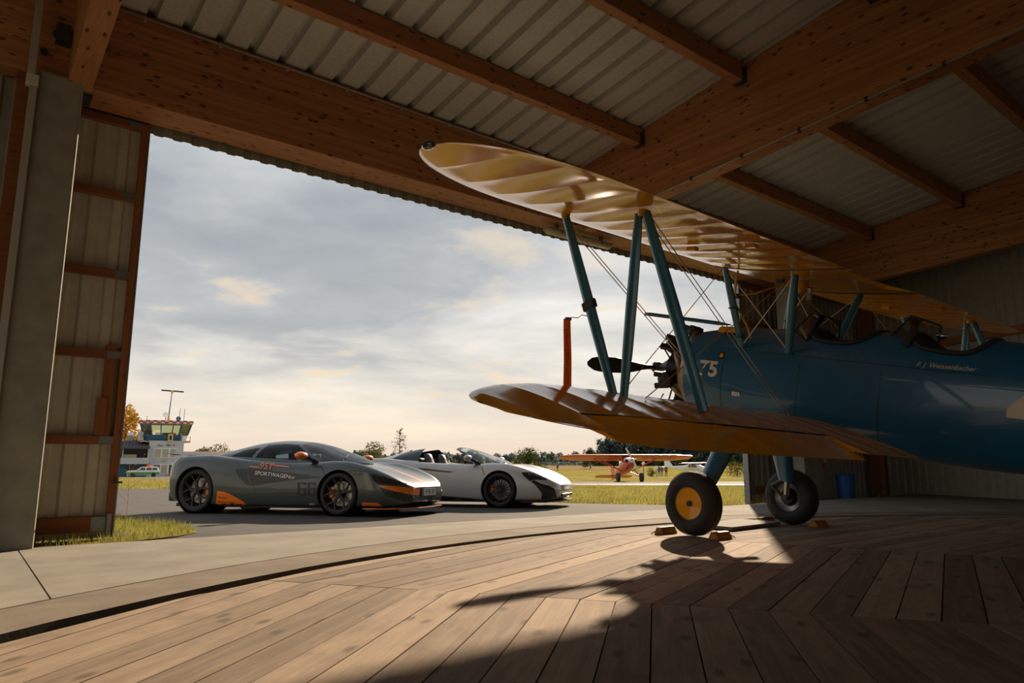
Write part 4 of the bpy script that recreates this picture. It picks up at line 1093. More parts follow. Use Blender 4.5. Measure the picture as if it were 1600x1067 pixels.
def xpill(a):      # front edge of the side window / rear edge of the windscreen at height angle a
    return 0.27 + 0.66 * max(0.0, 1 - a / 0.98)
def canopy_patch(test, nx=150, nt=84):
    m = MB(); idx = {}
    def vid(i, j):
        if (i, j) not in idx:
            x = -1.62 + 2.92 * i / nx; t = pi * j / nt
            idx[(i, j)] = len(m.v); m.v.append(tuple(can(x, t)))
        return idx[(i, j)]
    for i in range(nx):
        for j in range(nt):
            x = -1.62 + 2.92 * (i + 0.5) / nx; t = pi * (j + 0.5) / nt; a = min(t, pi - t)
            if test(x, a, t): m.f.append((vid(i, j), vid(i + 1, j), vid(i + 1, j + 1), vid(i, j + 1)))
    return m
def is_screen(x, a, t): return x > xpill(a) + 0.05 and a > 0.03
def is_side(x, a, t): return 0.10 < a < 0.92 - 0.12 * max(0, -x) and -0.40 + 0.10 * a < x < xpill(a) - 0.035
def is_quarter(x, a, t): return 0.10 < a < 0.66 - 0.25 * max(0, -x - 0.5) and -1.02 + 0.45 * a < x < -0.47 + 0.10 * a
def wheel(root, x, s, r, rr, w, style, cal):
    yc = s * (0.935 - w / 2)
    W = MB(); o = (x, yc, r)
    yo = s * (w / 2 - 0.012)
    W.lathe([(rr, yo), (rr + 0.012, yo + s * 0.008), (rr + 0.002, yo - s * 0.03), (rr - 0.03, yo - s * 0.06), (rr - 0.03, -s * w / 2)], o, 'y', 40)
    W.lathe([(0.001, yo - s * 0.012), (0.05, yo - s * 0.012), (0.065, yo - s * 0.03), (0.065, yo - s * 0.07), (0.001, yo - s * 0.07)], o, 'y', 20)
    C = Vector(o)
    def P(rad, ang, dy=0.0): return C + Vector((rad * cos(ang), yo - s * (0.022 + dy), rad * sin(ang)))
    if style == 'y':
        for k in range(5):
            a = pi / 2 + 2 * pi * k / 5 + 0.1
            W.bar(P(0.04, a, 0.01), P(0.135, a, 0.012), 0.045, 0.03, (0, 1, 0))
            for q in (-1, 1):
                W.bar(P(0.125, a, 0.012), P(0.185, a + q * 0.20, 0.008), 0.027, 0.028, (0, 1, 0)); W.bar(P(0.18, a + q * 0.19, 0.008), P(rr + 0.002, a + q * 0.34, 0.0), 0.022, 0.026, (0, 1, 0))
    else:
        for k in range(20):
            a = 2 * pi * k / 20; W.bar(P(0.05, a + 0.03 * (-1) ** k, 0.012), P(rr, a + 0.02 * (-1) ** k, 0.0), 0.015, 0.026, (0, 1, 0))
    wo = W.build('wheel', 'rim_black', root, smooth=35)
    hw = w / 2; pr = [(rr - 0.004, -hw * 0.86), (rr + 0.02, -hw), (r - 0.03, -hw), (r - 0.006, -hw * 0.84), (r, -hw * 0.6), (r, hw * 0.6), (r - 0.006, hw * 0.84), (r - 0.03, hw), (rr + 0.02, hw), (rr - 0.004, hw * 0.86)]
    MB().lathe(pr, o, 'y', 44).build('tyre', 'rubber', wo, smooth=45)
    MB().lathe([(0.06, yo - s * 0.115), (rr - 0.055, yo - s * 0.115), (rr - 0.055, yo - s * 0.145), (0.06, yo - s * 0.145)], o, 'y', 32).build('brake_disc', 'disc_steel', wo, smooth=35)
    R = []
    for i in range(9):
        a = cal - 0.50 + 1.0 * i / 8; k = 0.75 if i in (0, 8) else 1.0
        R.append([C + Vector(((rr - 0.10 + u) * cos(a), yo - s * (0.105 + v), (rr - 0.10 + u) * sin(a))) for u, v in ((-0.01, -0.025 * k), (0.06 * k, -0.025 * k), (0.06 * k, 0.06), (-0.01, 0.06))])
    MB().rings(R, True).build('brake_caliper', 'car_orange', wo)
    MB().lathe([(0.001, yo + s * 0.002), (0.022, yo), (0.026, yo - s * 0.015), (0.001, yo - s * 0.015)], o, 'y', 14).build('hub_cap', 'dark_metal', wo)
def seat(root, y, mat, x=-0.28, top=1.0):
    R = []
    for z, w, xo, th in ((0.36, 0.20, 0.16, 0.10), (0.55, 0.235, 0.06, 0.10), (0.75, 0.22, -0.02, 0.09), (0.86, 0.14, -0.06, 0.08), (0.93, 0.125, -0.08, 0.075), (top - 0.02, 0.11, -0.10, 0.06), (top, 0.07, -0.105, 0.03)):
        R.append([Vector((x + xo + th * cos(t), y + w * math.copysign(abs(sin(t)) ** 0.7, sin(t)), z)) for t in [2 * pi * j / 16 for j in range(16)]])
    o = MB().rings(R, True).build('seat', mat, root, smooth=50)
    MB().box(x + 0.12, x + 0.60, y - 0.22, y + 0.22, 0.372, 0.50).build('seat_cushion', mat, o, bevel=0.04)
    return o
def pdecal(name, pts, mat, root, bvh, faces=None, eps=0.003, cuts=3, **p):
    """lay an outline, drawn where the photograph shows it, onto the bodywork that carries it"""
    inv = root.matrix_world.inverted(); o = inv @ Vector((0, 0, HCAM))
    me = bpy.data.meshes.new(name); fs = faces or [tuple(range(len(pts)))]
    me.from_pydata([(a / 100, b / 100, 0) for a, b in pts], [], fs)
    bm = bmesh.new(); bm.from_mesh(me); bmesh.ops.triangulate(bm, faces=bm.faces)
    for _ in range(cuts):
        ed = [e for e in bm.edges if e.calc_length() > 0.045]
        if not ed: break
        bmesh.ops.subdivide_edges(bm, edges=ed, cuts=1); bmesh.ops.triangulate(bm, faces=bm.faces)
    kill = []; n = 0
    for v in bm.verts:
        w = pray(v.co.x * 100, v.co.y * 100); d = (inv.to_3x3() @ w).normalized()
        h = bvh.ray_cast(o, d)
        if h[0] is None: kill.append(v); continue
        nn = h[1] if h[1].dot(d) < 0 else -h[1]
        v.co = h[0] + nn * eps - d * eps; n += 1
    bmesh.ops.delete(bm, geom=kill, context='VERTS')
    bmesh.ops.recalc_face_normals(bm, faces=bm.faces)
    bm.to_mesh(me); bm.free(); me.materials.append(MATS[mat])
    return link(name, me, root, **p)
def ptext(name, txt, cx, cy, width, mat, root, bvh, slope=0.0, shear=0.2, hk=1.0, eps=0.010, bold=0.0, **p):
    vs, fs = text_data(txt, 1.0, shear, 1.0, bold)
    x0, x1 = min(v[0] for v in vs), max(v[0] for v in vs); k = width / (x1 - x0)
    pts = [(cx + v[0] * k, cy - v[1] * k * hk + v[0] * k * slope) for v in vs]
    return pdecal(name, pts, mat, root, bvh, fs, eps, 0, **p)
def bar_px(x0, y0, x1, y1, t): return [(x0, y0 - t), (x1, y1 - t), (x1, y1 + t), (x0, y0 + t)]

def car_common(root, paint, spoke, roofed):
    body = car_body(root, paint)
    scr = canopy_patch(is_screen).build('windscreen', 'car_glass', root, smooth='all')
    if roofed:
        canopy_patch(is_side).build('side_window', 'car_glass_dark', root, smooth='all')
        canopy_patch(is_quarter).build('quarter_window', 'car_glass_dark', root, smooth='all')
        canopy_patch(lambda x, a, t: not (is_screen(x, a, t) or is_side(x, a, t) or is_quarter(x, a, t))).build('roof', paint, root, smooth='all')
    for s in (-1, 1):
        wheel(root, 1.335, s, 0.322, 0.246, 0.24, spoke, pi * 0.97)
        wheel(root, -1.335, s, 0.352, 0.262, 0.30, spoke, 0.1)
    MB().box(-1.9, 2.2, -0.70, 0.70, 0.085, 0.14).build('underbody', 'black_plastic', root)
    MB().box(0.72, 0.90, -0.62, 0.62, 0.50, 0.80).build('dashboard', 'interior_dark', root, bevel=0.05)
    st = MB(); st.tube([Vector((0.52, -0.33 + 0.17 * cos(q), 0.70 + 0.16 * sin(q))) for q in [2 * pi * i / 20 for i in range(21)]], 0.014, 6, False); st.tube([(0.52, -0.33, 0.70), (0.75, -0.33, 0.66)], 0.03, 8)
    st.build('steering_wheel', 'black_plastic', root)
    return body

# ---- grey sports coupe
C1 = car_frame('sports_coupe', 'dark grey sports coupe with orange accents and number 66, nearer of the two', cp(-2.65, 11.0), (2.58, -0.80))
B1 = car_common(C1, 'car_grey', 'y', True); V1 = bvh_of(B1)
for y in (-0.36, 0.36): seat(C1, y, 'seat_red')
pd = lambda n, pts, m, **k: pdecal(n, pts, m, C1, V1, **k)
pd('side_flash', [(339.5, 767), (348.5, 768), (362, 773), (377, 781.5), (388, 789.3), (337, 789.3)], 'car_orange', label='orange panel behind the rear wheel arch')
ptext('side_lettering', 'McLaren', 348, 777, 13, 'decal_black', C1, V1, 0.10, 0.2); ptext('side_lettering', 'Performance Partner', 354.5, 784.3, 28, 'decal_black', C1, V1, 0.08, 0.2)
pd('air_scoop', [(387.5, 731.5), (410, 733.3), (455, 739.0), (500, 745), (500, 746.5), (455, 749.5), (432.5, 752.8), (399.5, 758), (392.7, 758.5), (389, 748)], 'carbon', label='black side intake channel on the door')
pd('scoop_blade', [(367, 733.8), (374, 732), (386, 733), (386.5, 748), (391, 757.6), (383, 755.5), (374, 746.5)], 'carbon')
ptext('logo_lettering', '9ST', 415.5, 728.8, 23, 'car_orange', C1, V1, 0.10, 0.35, 0.95, label='orange 9ST lettering')
pd('logo_bar', bar_px(390, 728.6, 405, 730.2, 0.8), 'car_orange'); pd('logo_bar', bar_px(422, 726.4, 452, 729.3, 0.8), 'car_orange')
ptext('web_lettering', 'SPORTWAGEN', 425.5, 741.8, 56, 'decal_white', C1, V1, 0.115, 0.3, 1.0, bold=0.008, label='white SPORTWAGEN.DE lettering'); ptext('web_lettering', '.DE', 456.5, 746.2, 8.5, 'decal_white', C1, V1, 0.115, 0.3, 1.0)
for cx in (471.3, 486.7):      # squared sixes
    x0, x1, y0, y1, t = cx - 6.3, cx + 6.3, 753.6, 774.4, 1.3
    for q in (bar_px(x0, y0 + t, x1, y0 + t, t), bar_px(x0, (y0 + y1) / 2, x1, (y0 + y1) / 2, t), bar_px(x0, y1 - t, x1, y1 - t, t), [(x0, y0), (x0 + 2.8, y0), (x0 + 2.8, y1), (x0, y1)], [(x1 - 2.8, (y0 + y1) / 2), (x1, (y0 + y1) / 2), (x1, y1), (x1 - 2.8, y1)], [(x1 - 2.8, y0), (x1, y0), (x1, y0 + 4.5), (x1 - 2.8, y0 + 4.5)]):
        pd('race_number', q, 'decal_black', eps=0.004)
ptext('model_lettering', '600LT', 488.5, 787.2, 9, 'decal_white', C1, V1, 0, 0.2)
pd('headlamp', [(578.5, 741), (594, 744), (610, 748), (638.5, 756), (623.5, 755.7), (590.5, 754.5), (584.5, 751.8)], 'lamp_dark', label='dark teardrop headlamp')
pd('nose_flash', [(589.8, 757.8), (622, 760), (659.5, 763.3), (661, 774), (644.5, 773), (610, 766), (595, 760.8)], 'car_orange', label='orange stripe below the headlamp')
pd('front_intake', [(593.5, 761.8), (610, 766.8), (644.5, 774.3), (668, 775.8), (668, 787), (647.5, 788.5), (637, 784), (602.5, 775)], 'carbon')
pd('corner_flash', [(566, 784.8), (589, 785.2), (605.5, 794.5), (565, 795.3)], 'car_orange')
pd('sill_strip', [(340, 789.5), (500, 792.3), (500, 795.5), (340, 792.5)], 'black_plastic')
pd('door_seam', bar_px(396, 759, 404, 774, 0.35), 'decal_black'); pd('door_seam', [(500, 727.5), (501, 727.3), (510, 745), (509, 745.3)], 'decal_black')
pd('lower_crease', [(400, 757.5), (470, 772), (475, 777.5), (405, 774.5)], 'car_grey')
pd('hood_stripe', [(601, 729), (604, 729), (664, 752), (662, 754)], 'car_orange', eps=0.002)
def coupe_bits():
    R = [[Vector((0.79 + a * cos(t), -1.03 + sgn * 0, 0)) for t in (0,)] for a, sgn in ((0, 0),)]
    for s in (-1, 1):
        m = MB().sphere((0.74, s * 1.06, 0.905), (0.085, 0.135, 0.062), 16, 10).build('mirror', 'car_orange', C1, smooth='all', label='orange door mirror')
        MB().bar((0.76, s * 0.98, 0.875), (0.86, s * 0.80, 0.79), 0.11, 0.03, (0, 0, 1)).build('mirror_stalk', 'carbon', m)
    ring = [(2.50, 0.0), (2.47, -0.45), (2.33, -0.82), (2.02, -0.96), (1.78, -0.965), (1.78, 0.965), (2.02, 0.96), (2.33, 0.82), (2.47, 0.45)]
    MB().poly([(x, y, 0.095) for x, y in ring], 0.022, (0, 0, 1)).build('front_splitter', 'carbon', C1)
    MB().tube([(1.80, -0.968, 0.108), (2.02, -0.963, 0.108), (2.33, -0.823, 0.108), (2.47, -0.453, 0.108), (2.503, 0, 0.108), (2.47, 0.453, 0.108), (2.33, 0.823, 0.108)], 0.009, 6).build('splitter_edge', 'car_orange', C1)
    R = [[Vector((x0 + dx, y, z0 + dz)) for dx, dz in ((0.13, 0.0), (0.05, 0.022), (-0.1, 0.03), (-0.17, 0.045), (-0.17, 0.038), (-0.05, 0.008))] for y, x0, z0 in ((-0.82, -1.90, 0.93), (-0.5, -1.87, 0.94), (0, -1.86, 0.945), (0.5, -1.87, 0.94), (0.82, -1.90, 0.93))]
    MB().rings(R, True).build('rear_wing', 'carbon', C1, smooth=40)
    for s in (-1, 1):
        MB().box(-1.95, -1.80, s * 0.45 - 0.012, s * 0.45 + 0.012, 0.85, 0.95).build('wing_pylon', 'carbon', C1)
        MB().box(-2.04, -1.99, s * 0.45 - 0.22, s * 0.45 + 0.22, 0.66, 0.70).build('tail_lamp', 'red_paint', C1)
    MB().box(-2.06, -1.85, -0.72, 0.72, 0.17, 0.33).build('rear_diffuser', 'carbon', C1, bevel=0.02)
    pl = MB().box(2.447, 2.457, -0.26, 0.26, 0.285, 0.395).build('number_plate', 'decal_white', C1, label='white licence plate with FFB lettering')
    MB().box(2.4575, 2.4585, -0.26, -0.215, 0.285, 0.395).build('plate_band', 'plate_blue', pl)
    vs, fs = text_data('FFB W', 0.115, 0, 1.0)
    m = MB(); m.v = [(2.4592, v[0] * 1.15 + 0.02, 0.338 + v[1]) for v in vs]; m.f = fs; m.build('plate_lettering', 'decal_black', pl)
    MB().box(2.40, 2.45, -0.30, 0.30, 0.27, 0.40).build('plate_holder', 'black_plastic', C1)
    ss = canopy_patch(lambda x, a, t: xpill(a) + 0.05 < x < xpill(a) + 0.17 and a > 0.75); ss.v = [(x, y, z - 0.008) for x, y, z in ss.v]; ss.build('sun_strip', 'seat_red', C1, smooth='all')
    for y in (-0.45, 0.15): MB().bar((1.15, y, 0.875), (0.98, y + 0.42, 0.955), 0.012, 0.012).build('wiper', 'black_plastic', C1)
coupe_bits()

# ---- silver-white roadster
C2 = car_frame('sports_roadster', 'silver-white open-top sports car parked behind the grey coupe', cp(-0.22, 13.55), (2.58, -0.80))
B2 = car_common(C2, 'car_silver', 'm', False); V2 = bvh_of(B2)
for y in (-0.36, 0.36): seat(C2, y, 'seat_grey', -0.30, 1.03)
canopy_patch(lambda x, a, t: -0.02 < x - xpill(a) <= 0.085 and a > 0.03).build('windscreen_frame', 'carbon', C2, smooth='all')
for s in (0, 1):
    canopy_patch(lambda x, a, t: -1.16 + 0.25 * a < x < -0.46 and 0.08 < a < 1.08 and (t < pi / 2) == (s == 0)).build('rear_buttress', 'buttress_dark', C2, smooth='all')
canopy_patch(lambda x, a, t: (x <= -1.16 + 0.25 * a or (a <= 0.08 and x < -0.46)) and a < 1.3).build('rear_haunch', 'car_silver', C2, smooth='all')
MB().box(-0.56, -0.47, -0.55, 0.55, 0.45, 0.93).build('rear_bulkhead', 'interior_dark', C2, bevel=0.03)
MB().box(-1.6, -0.56, -0.34, 0.34, 0.88, 0.945).build('engine_cover', 'car_silver', C2, bevel=0.03)
pd2 = lambda n, pts, m, **k: pdecal(n, pts, m, C2, V2, **k)
pd2('headlamp', [(814.7, 738), (824, 737.8), (834.4, 739), (846, 743.5), (854.5, 748), (853, 749.6), (834.4, 749.4), (827.5, 751.3), (818.4, 743.8)], 'lamp_dark', label='dark curved headlamp')
pd2('side_intake', [(829.7, 752.2), (834, 749.8), (845, 756), (858, 759), (866, 763), (871.9, 779.6), (845.6, 779.6), (847, 771.5), (841, 763)], 'carbon', label='black front side intake')
pd2('lower_line', bar_px(807, 780.6, 845, 781.2, 0.8), 'car_orange')
pd2('sill_strip', [(684, 774), (750, 779.6), (750, 784.5), (684, 783.5)], 'carbon')
pd2('side_slot', [(650.6, 730.5), (710.6, 737.3), (701, 738.2), (662, 734.4)], 'carbon')
pd2('door_seam', [(752.2, 728.5), (753, 728.3), (757, 741.5), (756, 741.8)], 'decal_black')
pd2('nose_badge', [(876, 757), (881, 757), (882, 765), (877, 764)], 'decal_black')
for s in (-1, 1):
    m = MB().sphere((0.74, s * 1.04, 0.925), (0.075, 0.125, 0.055), 16, 10).build('mirror', 'car_silver', C2, smooth='all')
    MB().bar((0.76, s * 0.98, 0.885), (0.88, s * 0.80, 0.80), 0.12, 0.03, (0, 0, 1)).build('mirror_stalk', 'carbon', m)
    MB().box(0.70, 0.80, s * 1.04 - 0.10, s * 1.04 + 0.10, 0.872, 0.884).build('mirror_trim', 'car_orange', m)
ring = [(2.48, 0.0), (2.45, -0.45), (2.31, -0.80), (2.02, -0.94), (1.78, -0.95), (1.78, 0.95), (2.02, 0.94), (2.31, 0.80), (2.45, 0.45)]
MB().poly([(x, y, 0.10) for x, y in ring], 0.022, (0, 0, 1)).build('front_splitter', 'carbon', C2)
MB().box(2.40, 2.462, -0.42, 0.42, 0.20, 0.25).build('chin_slot', 'black_plastic', C2, bevel=0.01)
MB().box(-2.06, -1.85, -0.72, 0.72, 0.17, 0.33).build('rear_diffuser', 'carbon', C2, bevel=0.02)
R = [[Vector((x0 + dx, y, z0 + dz)) for dx, dz in ((0.14, 0.0), (0.0, 0.03), (-0.15, 0.05), (-0.15, 0.04))] for y, x0, z0 in ((-0.70, -1.85, 0.90), (0, -1.8, 0.915), (0.70, -1.85, 0.90))]
MB().rings(R, True).build('rear_wing', 'carbon', C2, smooth=40)

# ================================================================== THE AIRFIELD
def face_to(p):
    """turn about z so that local -Y looks at the viewpoint"""
    return atan2(p[1], p[0]) - pi / 2
def mpp(d): return d / 1100.0

# ---- control tower
def tower():
    d = 117.0; base = cp((245 - 800) / 1100 * d, d); k = mpp(d)
    r = thing('control_tower', 'white airfield control tower with blue glazed cab and chequered roof edge', 'building', base, (0, 0, face_to(base)))
    X = lambda px: (px - 245) * k
    Z = lambda py: (745.5 - py) * k
    MB().box(X(233), X(282), 0, 7, -0.8, Z(690)).build('wall', 'render_wall', r)
    MB().box(X(184), X(233.2), 0.6, 8, -0.8, Z(727)).build('annex_wall', 'tower_blue', r)
    MB().box(X(190), X(234), -1.2, 0.7, Z(726), Z(716.5)).build('balcony_parapet', 'render_wall', r)
    MB().box(X(184), X(233.2), 1.2, 8, Z(727), Z(702)).build('balcony_back', 'roof_tile_dark', r)
    MB().box(X(186), X(190), -1.0, 0.5, Z(727), Z(701)).build('balcony_post', 'tower_blue', r); MB().box(X(197.5), X(199), -1.0, -0.8, Z(717), Z(702)).build('balcony_post', 'render_wall', r); MB().box(X(232), X(234), -1.0, 0.5, Z(717), Z(702)).build('balcony_post', 'render_wall', r)
    MB().box(X(198), X(217), -0.6, -0.2, Z(717), Z(711.5)).build('balcony_bench', 'blind_cream', r)
    rf = MB(); rf.add([(X(180), -1.8, Z(702)), (X(234.5), -1.8, Z(702)), (X(234.5), 5, Z(688)), (X(180), 5, Z(688)), (X(180), -1.8, Z(703)), (X(234.5), -1.8, Z(703)), (X(234.5), 5, Z(689)), (X(180), 5, Z(689))],
           [(0, 1, 2, 3), (7, 6, 5, 4), (0, 4, 5, 1), (1, 5, 6, 2), (3, 2, 6, 7), (0, 3, 7, 4)])
    ro = rf.build('annex_roof', 'roof_tile_dark', r)
    for i in range(12):
        x = X(181) + i * (X(233) - X(181)) / 11.5
        MB().bar((x, -1.8, Z(701.6)), (x, 5, Z(687.6)), 0.16, 0.12).build('roof_batten', 'roof_tile_dark', ro)
    MB().box(X(205), X(232), 0.4, 0.62, 0.0, Z(729)).build('garage_door', 'roof_tile_dark', r); MB().box(X(183), X(187.5), 0.3, 0.62, -0.5, Z(731)).build('side_door', 'decal_white', r)
    for y0, y1, blind in ((702, 716.5, True), (726.5, 741.5, False)):
        fr = MB().box(X(240.5), X(272), -0.08, 0.02, Z(y1), Z(y0)).build('window', 'decal_white', r)
        for i, (a, b_) in enumerate(((241.3, 250.3), (252, 261), (263, 271.3))):
            MB().box(X(a), X(b_), -0.10, -0.07, Z(y1 - 0.9), Z(y0 + 0.9)).build('pane', 'blind_cream' if (blind and i != 1) or i == 1 else 'window_dark', fr)
    MB().lathe([(0.001, -0.12), (0.28, -0.12), (0.28, 0), (0.001, 0)], (X(255.5), 0, Z(720.5)), 'y', 16).build('wall_lamp', 'blind_cream', r)
    vs, fs = text_data('elev. 1861 ft', 1.0); wd = max(v[0] for v in vs) - min(v[0] for v in vs); q = 25 * k / wd
    m = MB(); m.v = [(X(257) + v[0] * q, -0.03, Z(697.3) + v[1] * q * 1.1) for v in vs]; m.f = fs; m.build('wall_lettering', 'cloth_dark', r, fix=False)
    # cab
    cx, cy = X(255), 4.0
    def oct_(hw, z, hd=None):
        c = 0.62; hd = hd or hw
        return [Vector((cx + x * hw, cy + y * hd, z)) for x, y in ((-c, -1), (c, -1), (1, -c), (1, c), (c, 1), (-c, 1), (-1, c), (-1, -c))]
    h0, h1 = 30 * k, 37 * k
    MB().rings([oct_(h0, Z(690)), oct_(h0 * 1.06, Z(680.5))], True).build('cab_apron', 'tower_blue', r)
    MB().rings([oct_(h0 * 1.06, Z(680.5)), oct_(h1, Z(662.5))], False).build('cab_glazing', 'cab_glass', r)
    MB().rings([oct_(h0 * 0.5, Z(681)), oct_(h0 * 0.5, Z(677))], True).build('cab_desk', 'cloth_dark', r)
    lo, hi = oct_(h0 * 1.065, Z(680.5)), oct_(h1 * 1.003, Z(662.5))
    for i in range(8): MB().bar(lo[i], hi[i], 0.16, 0.16).build('mullion', 'tower_blue', r)
    for f in (0.33, 0.72): MB().bar(lo[0].lerp(lo[1], f), hi[0].lerp(hi[1], f), 0.14, 0.14).build('mullion', 'tower_blue', r)
    MB().rings([oct_(h1 * 1.02, Z(663)), oct_(h1 * 1.04, Z(658))], True).build('cab_roof', 'decal_white', r)
    def chequer(name, hw, z0, z1, n):
        a = oct_(hw, z0); rows = 2
        for e in range(8):
            p, q_ = a[e], a[(e + 1) % 8]; m_ = n if e in (0, 4) else max(2, n // 3)
            for j in range(m_):
                for w in range(rows):
                    if (j + w + e) % 2: continue
                    u0, u1 = p.lerp(q_, j / m_), p.lerp(q_, (j + 1) / m_); zz = z0 + (z1 - z0) * w / rows
                    nrm = Vector(((u0 + u1) / 2 - Vector((cx, cy, z0)))); nrm.z = 0; nrm.normalize()
                    MB().poly([(u0.x, u0.y, zz), (u1.x, u1.y, zz), (u1.x, u1.y, zz + (z1 - z0) / rows), (u0.x, u0.y, zz + (z1 - z0) / rows)], 0.05, nrm).build(name, 'tower_red', r)
    chequer('roof_chequer', h1 * 1.045, Z(662.5), Z(658), 9)
    MB().rings([oct_(h1 * 0.98, Z(692.3)), oct_(h1 * 0.98, Z(690))], True).build('gallery', 'decal_white', r)
    chequer('gallery_chequer', h1 * 0.985, Z(692.3), Z(690), 9)
    g = oct_(h1 * 0.97, Z(690))
    for i in (1, 2, 7): MB().tube([g[i], g[i] + Vector((0, 0, 7.5 * k))], 0.05, 6).build('railing_post', 'galvanized', r)
    for i in (1, 7): MB().tube([g[i] + Vector((0, 0, 7.5 * k)), g[(i + 1) % 8] + Vector((0, 0, 7.5 * k))], 0.04, 6).build('railing', 'galvanized', r)
    MB().box(X(279), X(285), 0.4, 1.0, Z(690), Z(682)).build('equipment_box', 'decal_white', r)
    yb = MB().box(X(258.5), X(265.7), -0.55, -0.35, Z(691.5), Z(679.5)).build('sign_panel', 'sign_yellow', r); MB().box(X(260.3), X(263.8), -0.58, -0.54, Z(689), Z(682)).build('sign_mark', 'cloth_dark', yb)
    MB().box(X(216), X(223.5), 1.5, 3, Z(690), Z(676)).build('equipment_cabinet', 'render_wall', r)
    MB().lathe([(0.001, 0), (0.5, 0), (0.55, 0.25), (0.45, 0.5), (0.001, 0.55)], (X(206.5), 2, Z(682)), 'z', 16).build('dome_antenna', 'decal_white', r, smooth=40); MB().box(X(203.5), X(209.5), 1.6, 2.4, Z(690), Z(682)).build('dome_stand', 'galvanized', r)
    # mast and antennas
    ms = MB().tube([(X(257), cy, Z(660)), (X(259.5), cy, Z(611))], [0.14, 0.07], 8).build('antenna_mast', 'galvanized', r)
    MB().tube([(X(243.5), cy, Z(607.5)), (X(277), cy, Z(609))], 0.13, 8).build('antenna_bar', 'bark', ms); MB().lathe([(0.001, -0.3), (0.2, -0.25), (0.22, 0.2), (0.001, 0.3)], (X(259.8), cy, Z(609.8)), 'z', 12).build('antenna_rotor', 'sign_yellow', ms)
    MB().lathe([(0.001, 0), (0.42, 0.12), (0.45, 0.2), (0.001, 0.1)], (X(252.5), cy - 0.5, Z(648)), 'y', 16).build('dish_antenna', 'decal_white', r); MB().tube([(X(252.5), cy - 0.4, Z(648)), (X(254), cy, Z(660))], 0.08, 6).build('dish_stand', 'galvanized', r)
    MB().lathe([(0.001, 0), (0.40, 0.05), (0.40, 0.15), (0.001, 0.15)], (X(272), cy - 0.6, Z(653.5)), 'y', 18).build('dish_antenna', 'tower_blue', r); MB().tube([(X(272), cy - 0.5, Z(654)), (X(272), cy, Z(660))], 0.08, 6).build('dish_stand', 'galvanized', r)
    MB().tube([(X(272.5), cy, Z(660)), (X(274), cy, Z(636))], 0.05, 6).build('whip_antenna', 'galvanized', r); MB().tube([(X(280), cy, Z(660)), (X(280.5), cy, Z(637))], 0.05, 6).build('whip_antenna', 'galvanized', r); MB().tube([(X(226), cy, Z(660)), (X(226.5), cy, Z(650))], 0.05, 6).build('whip_antenna', 'galvanized', r)
    MB().sphere((X(257.5), cy - 0.4, Z(654.5)), (0.3, 0.12, 0.14), 10, 6).build('obstruction_lamp', 'orange_cloth', r)
tower()
def low_building():
    d = 140.0; base = cp((330 - 800) / 1100 * d, d); k = mpp(d)
    r = thing('long_shed', 'long low building with a brown tiled roof right of the tower', 'building', base, (0, 0, face_to(base)))
    X = lambda px: (px - 330) * k; Z = lambda py: (743 - py) * k
    MB().box(X(282), X(420), 0, 8, -1, Z(717)).build('wall', 'blind_cream', r)
    MB().add([(X(281), -0.8, Z(717)), (X(422), -0.8, Z(717)), (X(422), 4, Z(706.5)), (X(281), 4, Z(706.5)), (X(281), 8.8, Z(717)), (X(422), 8.8, Z(717))], [(0, 1, 2, 3), (3, 2, 5, 4), (0, 3, 4), (1, 5, 2), (0, 4, 5, 1)]).build('roof', 'roof_tile_brown', r)
    for i in range(9):
        w = MB().box(X(283.5 + 6 * i), X(288 + 6 * i), -0.08, 0.02, Z(727), Z(722)).build('window', 'decal_white', r); MB().box(X(284 + 6 * i), X(287.5 + 6 * i), -0.1, -0.07, Z(726.5), Z(722.5)).build('pane', 'window_dark', w)
low_building()

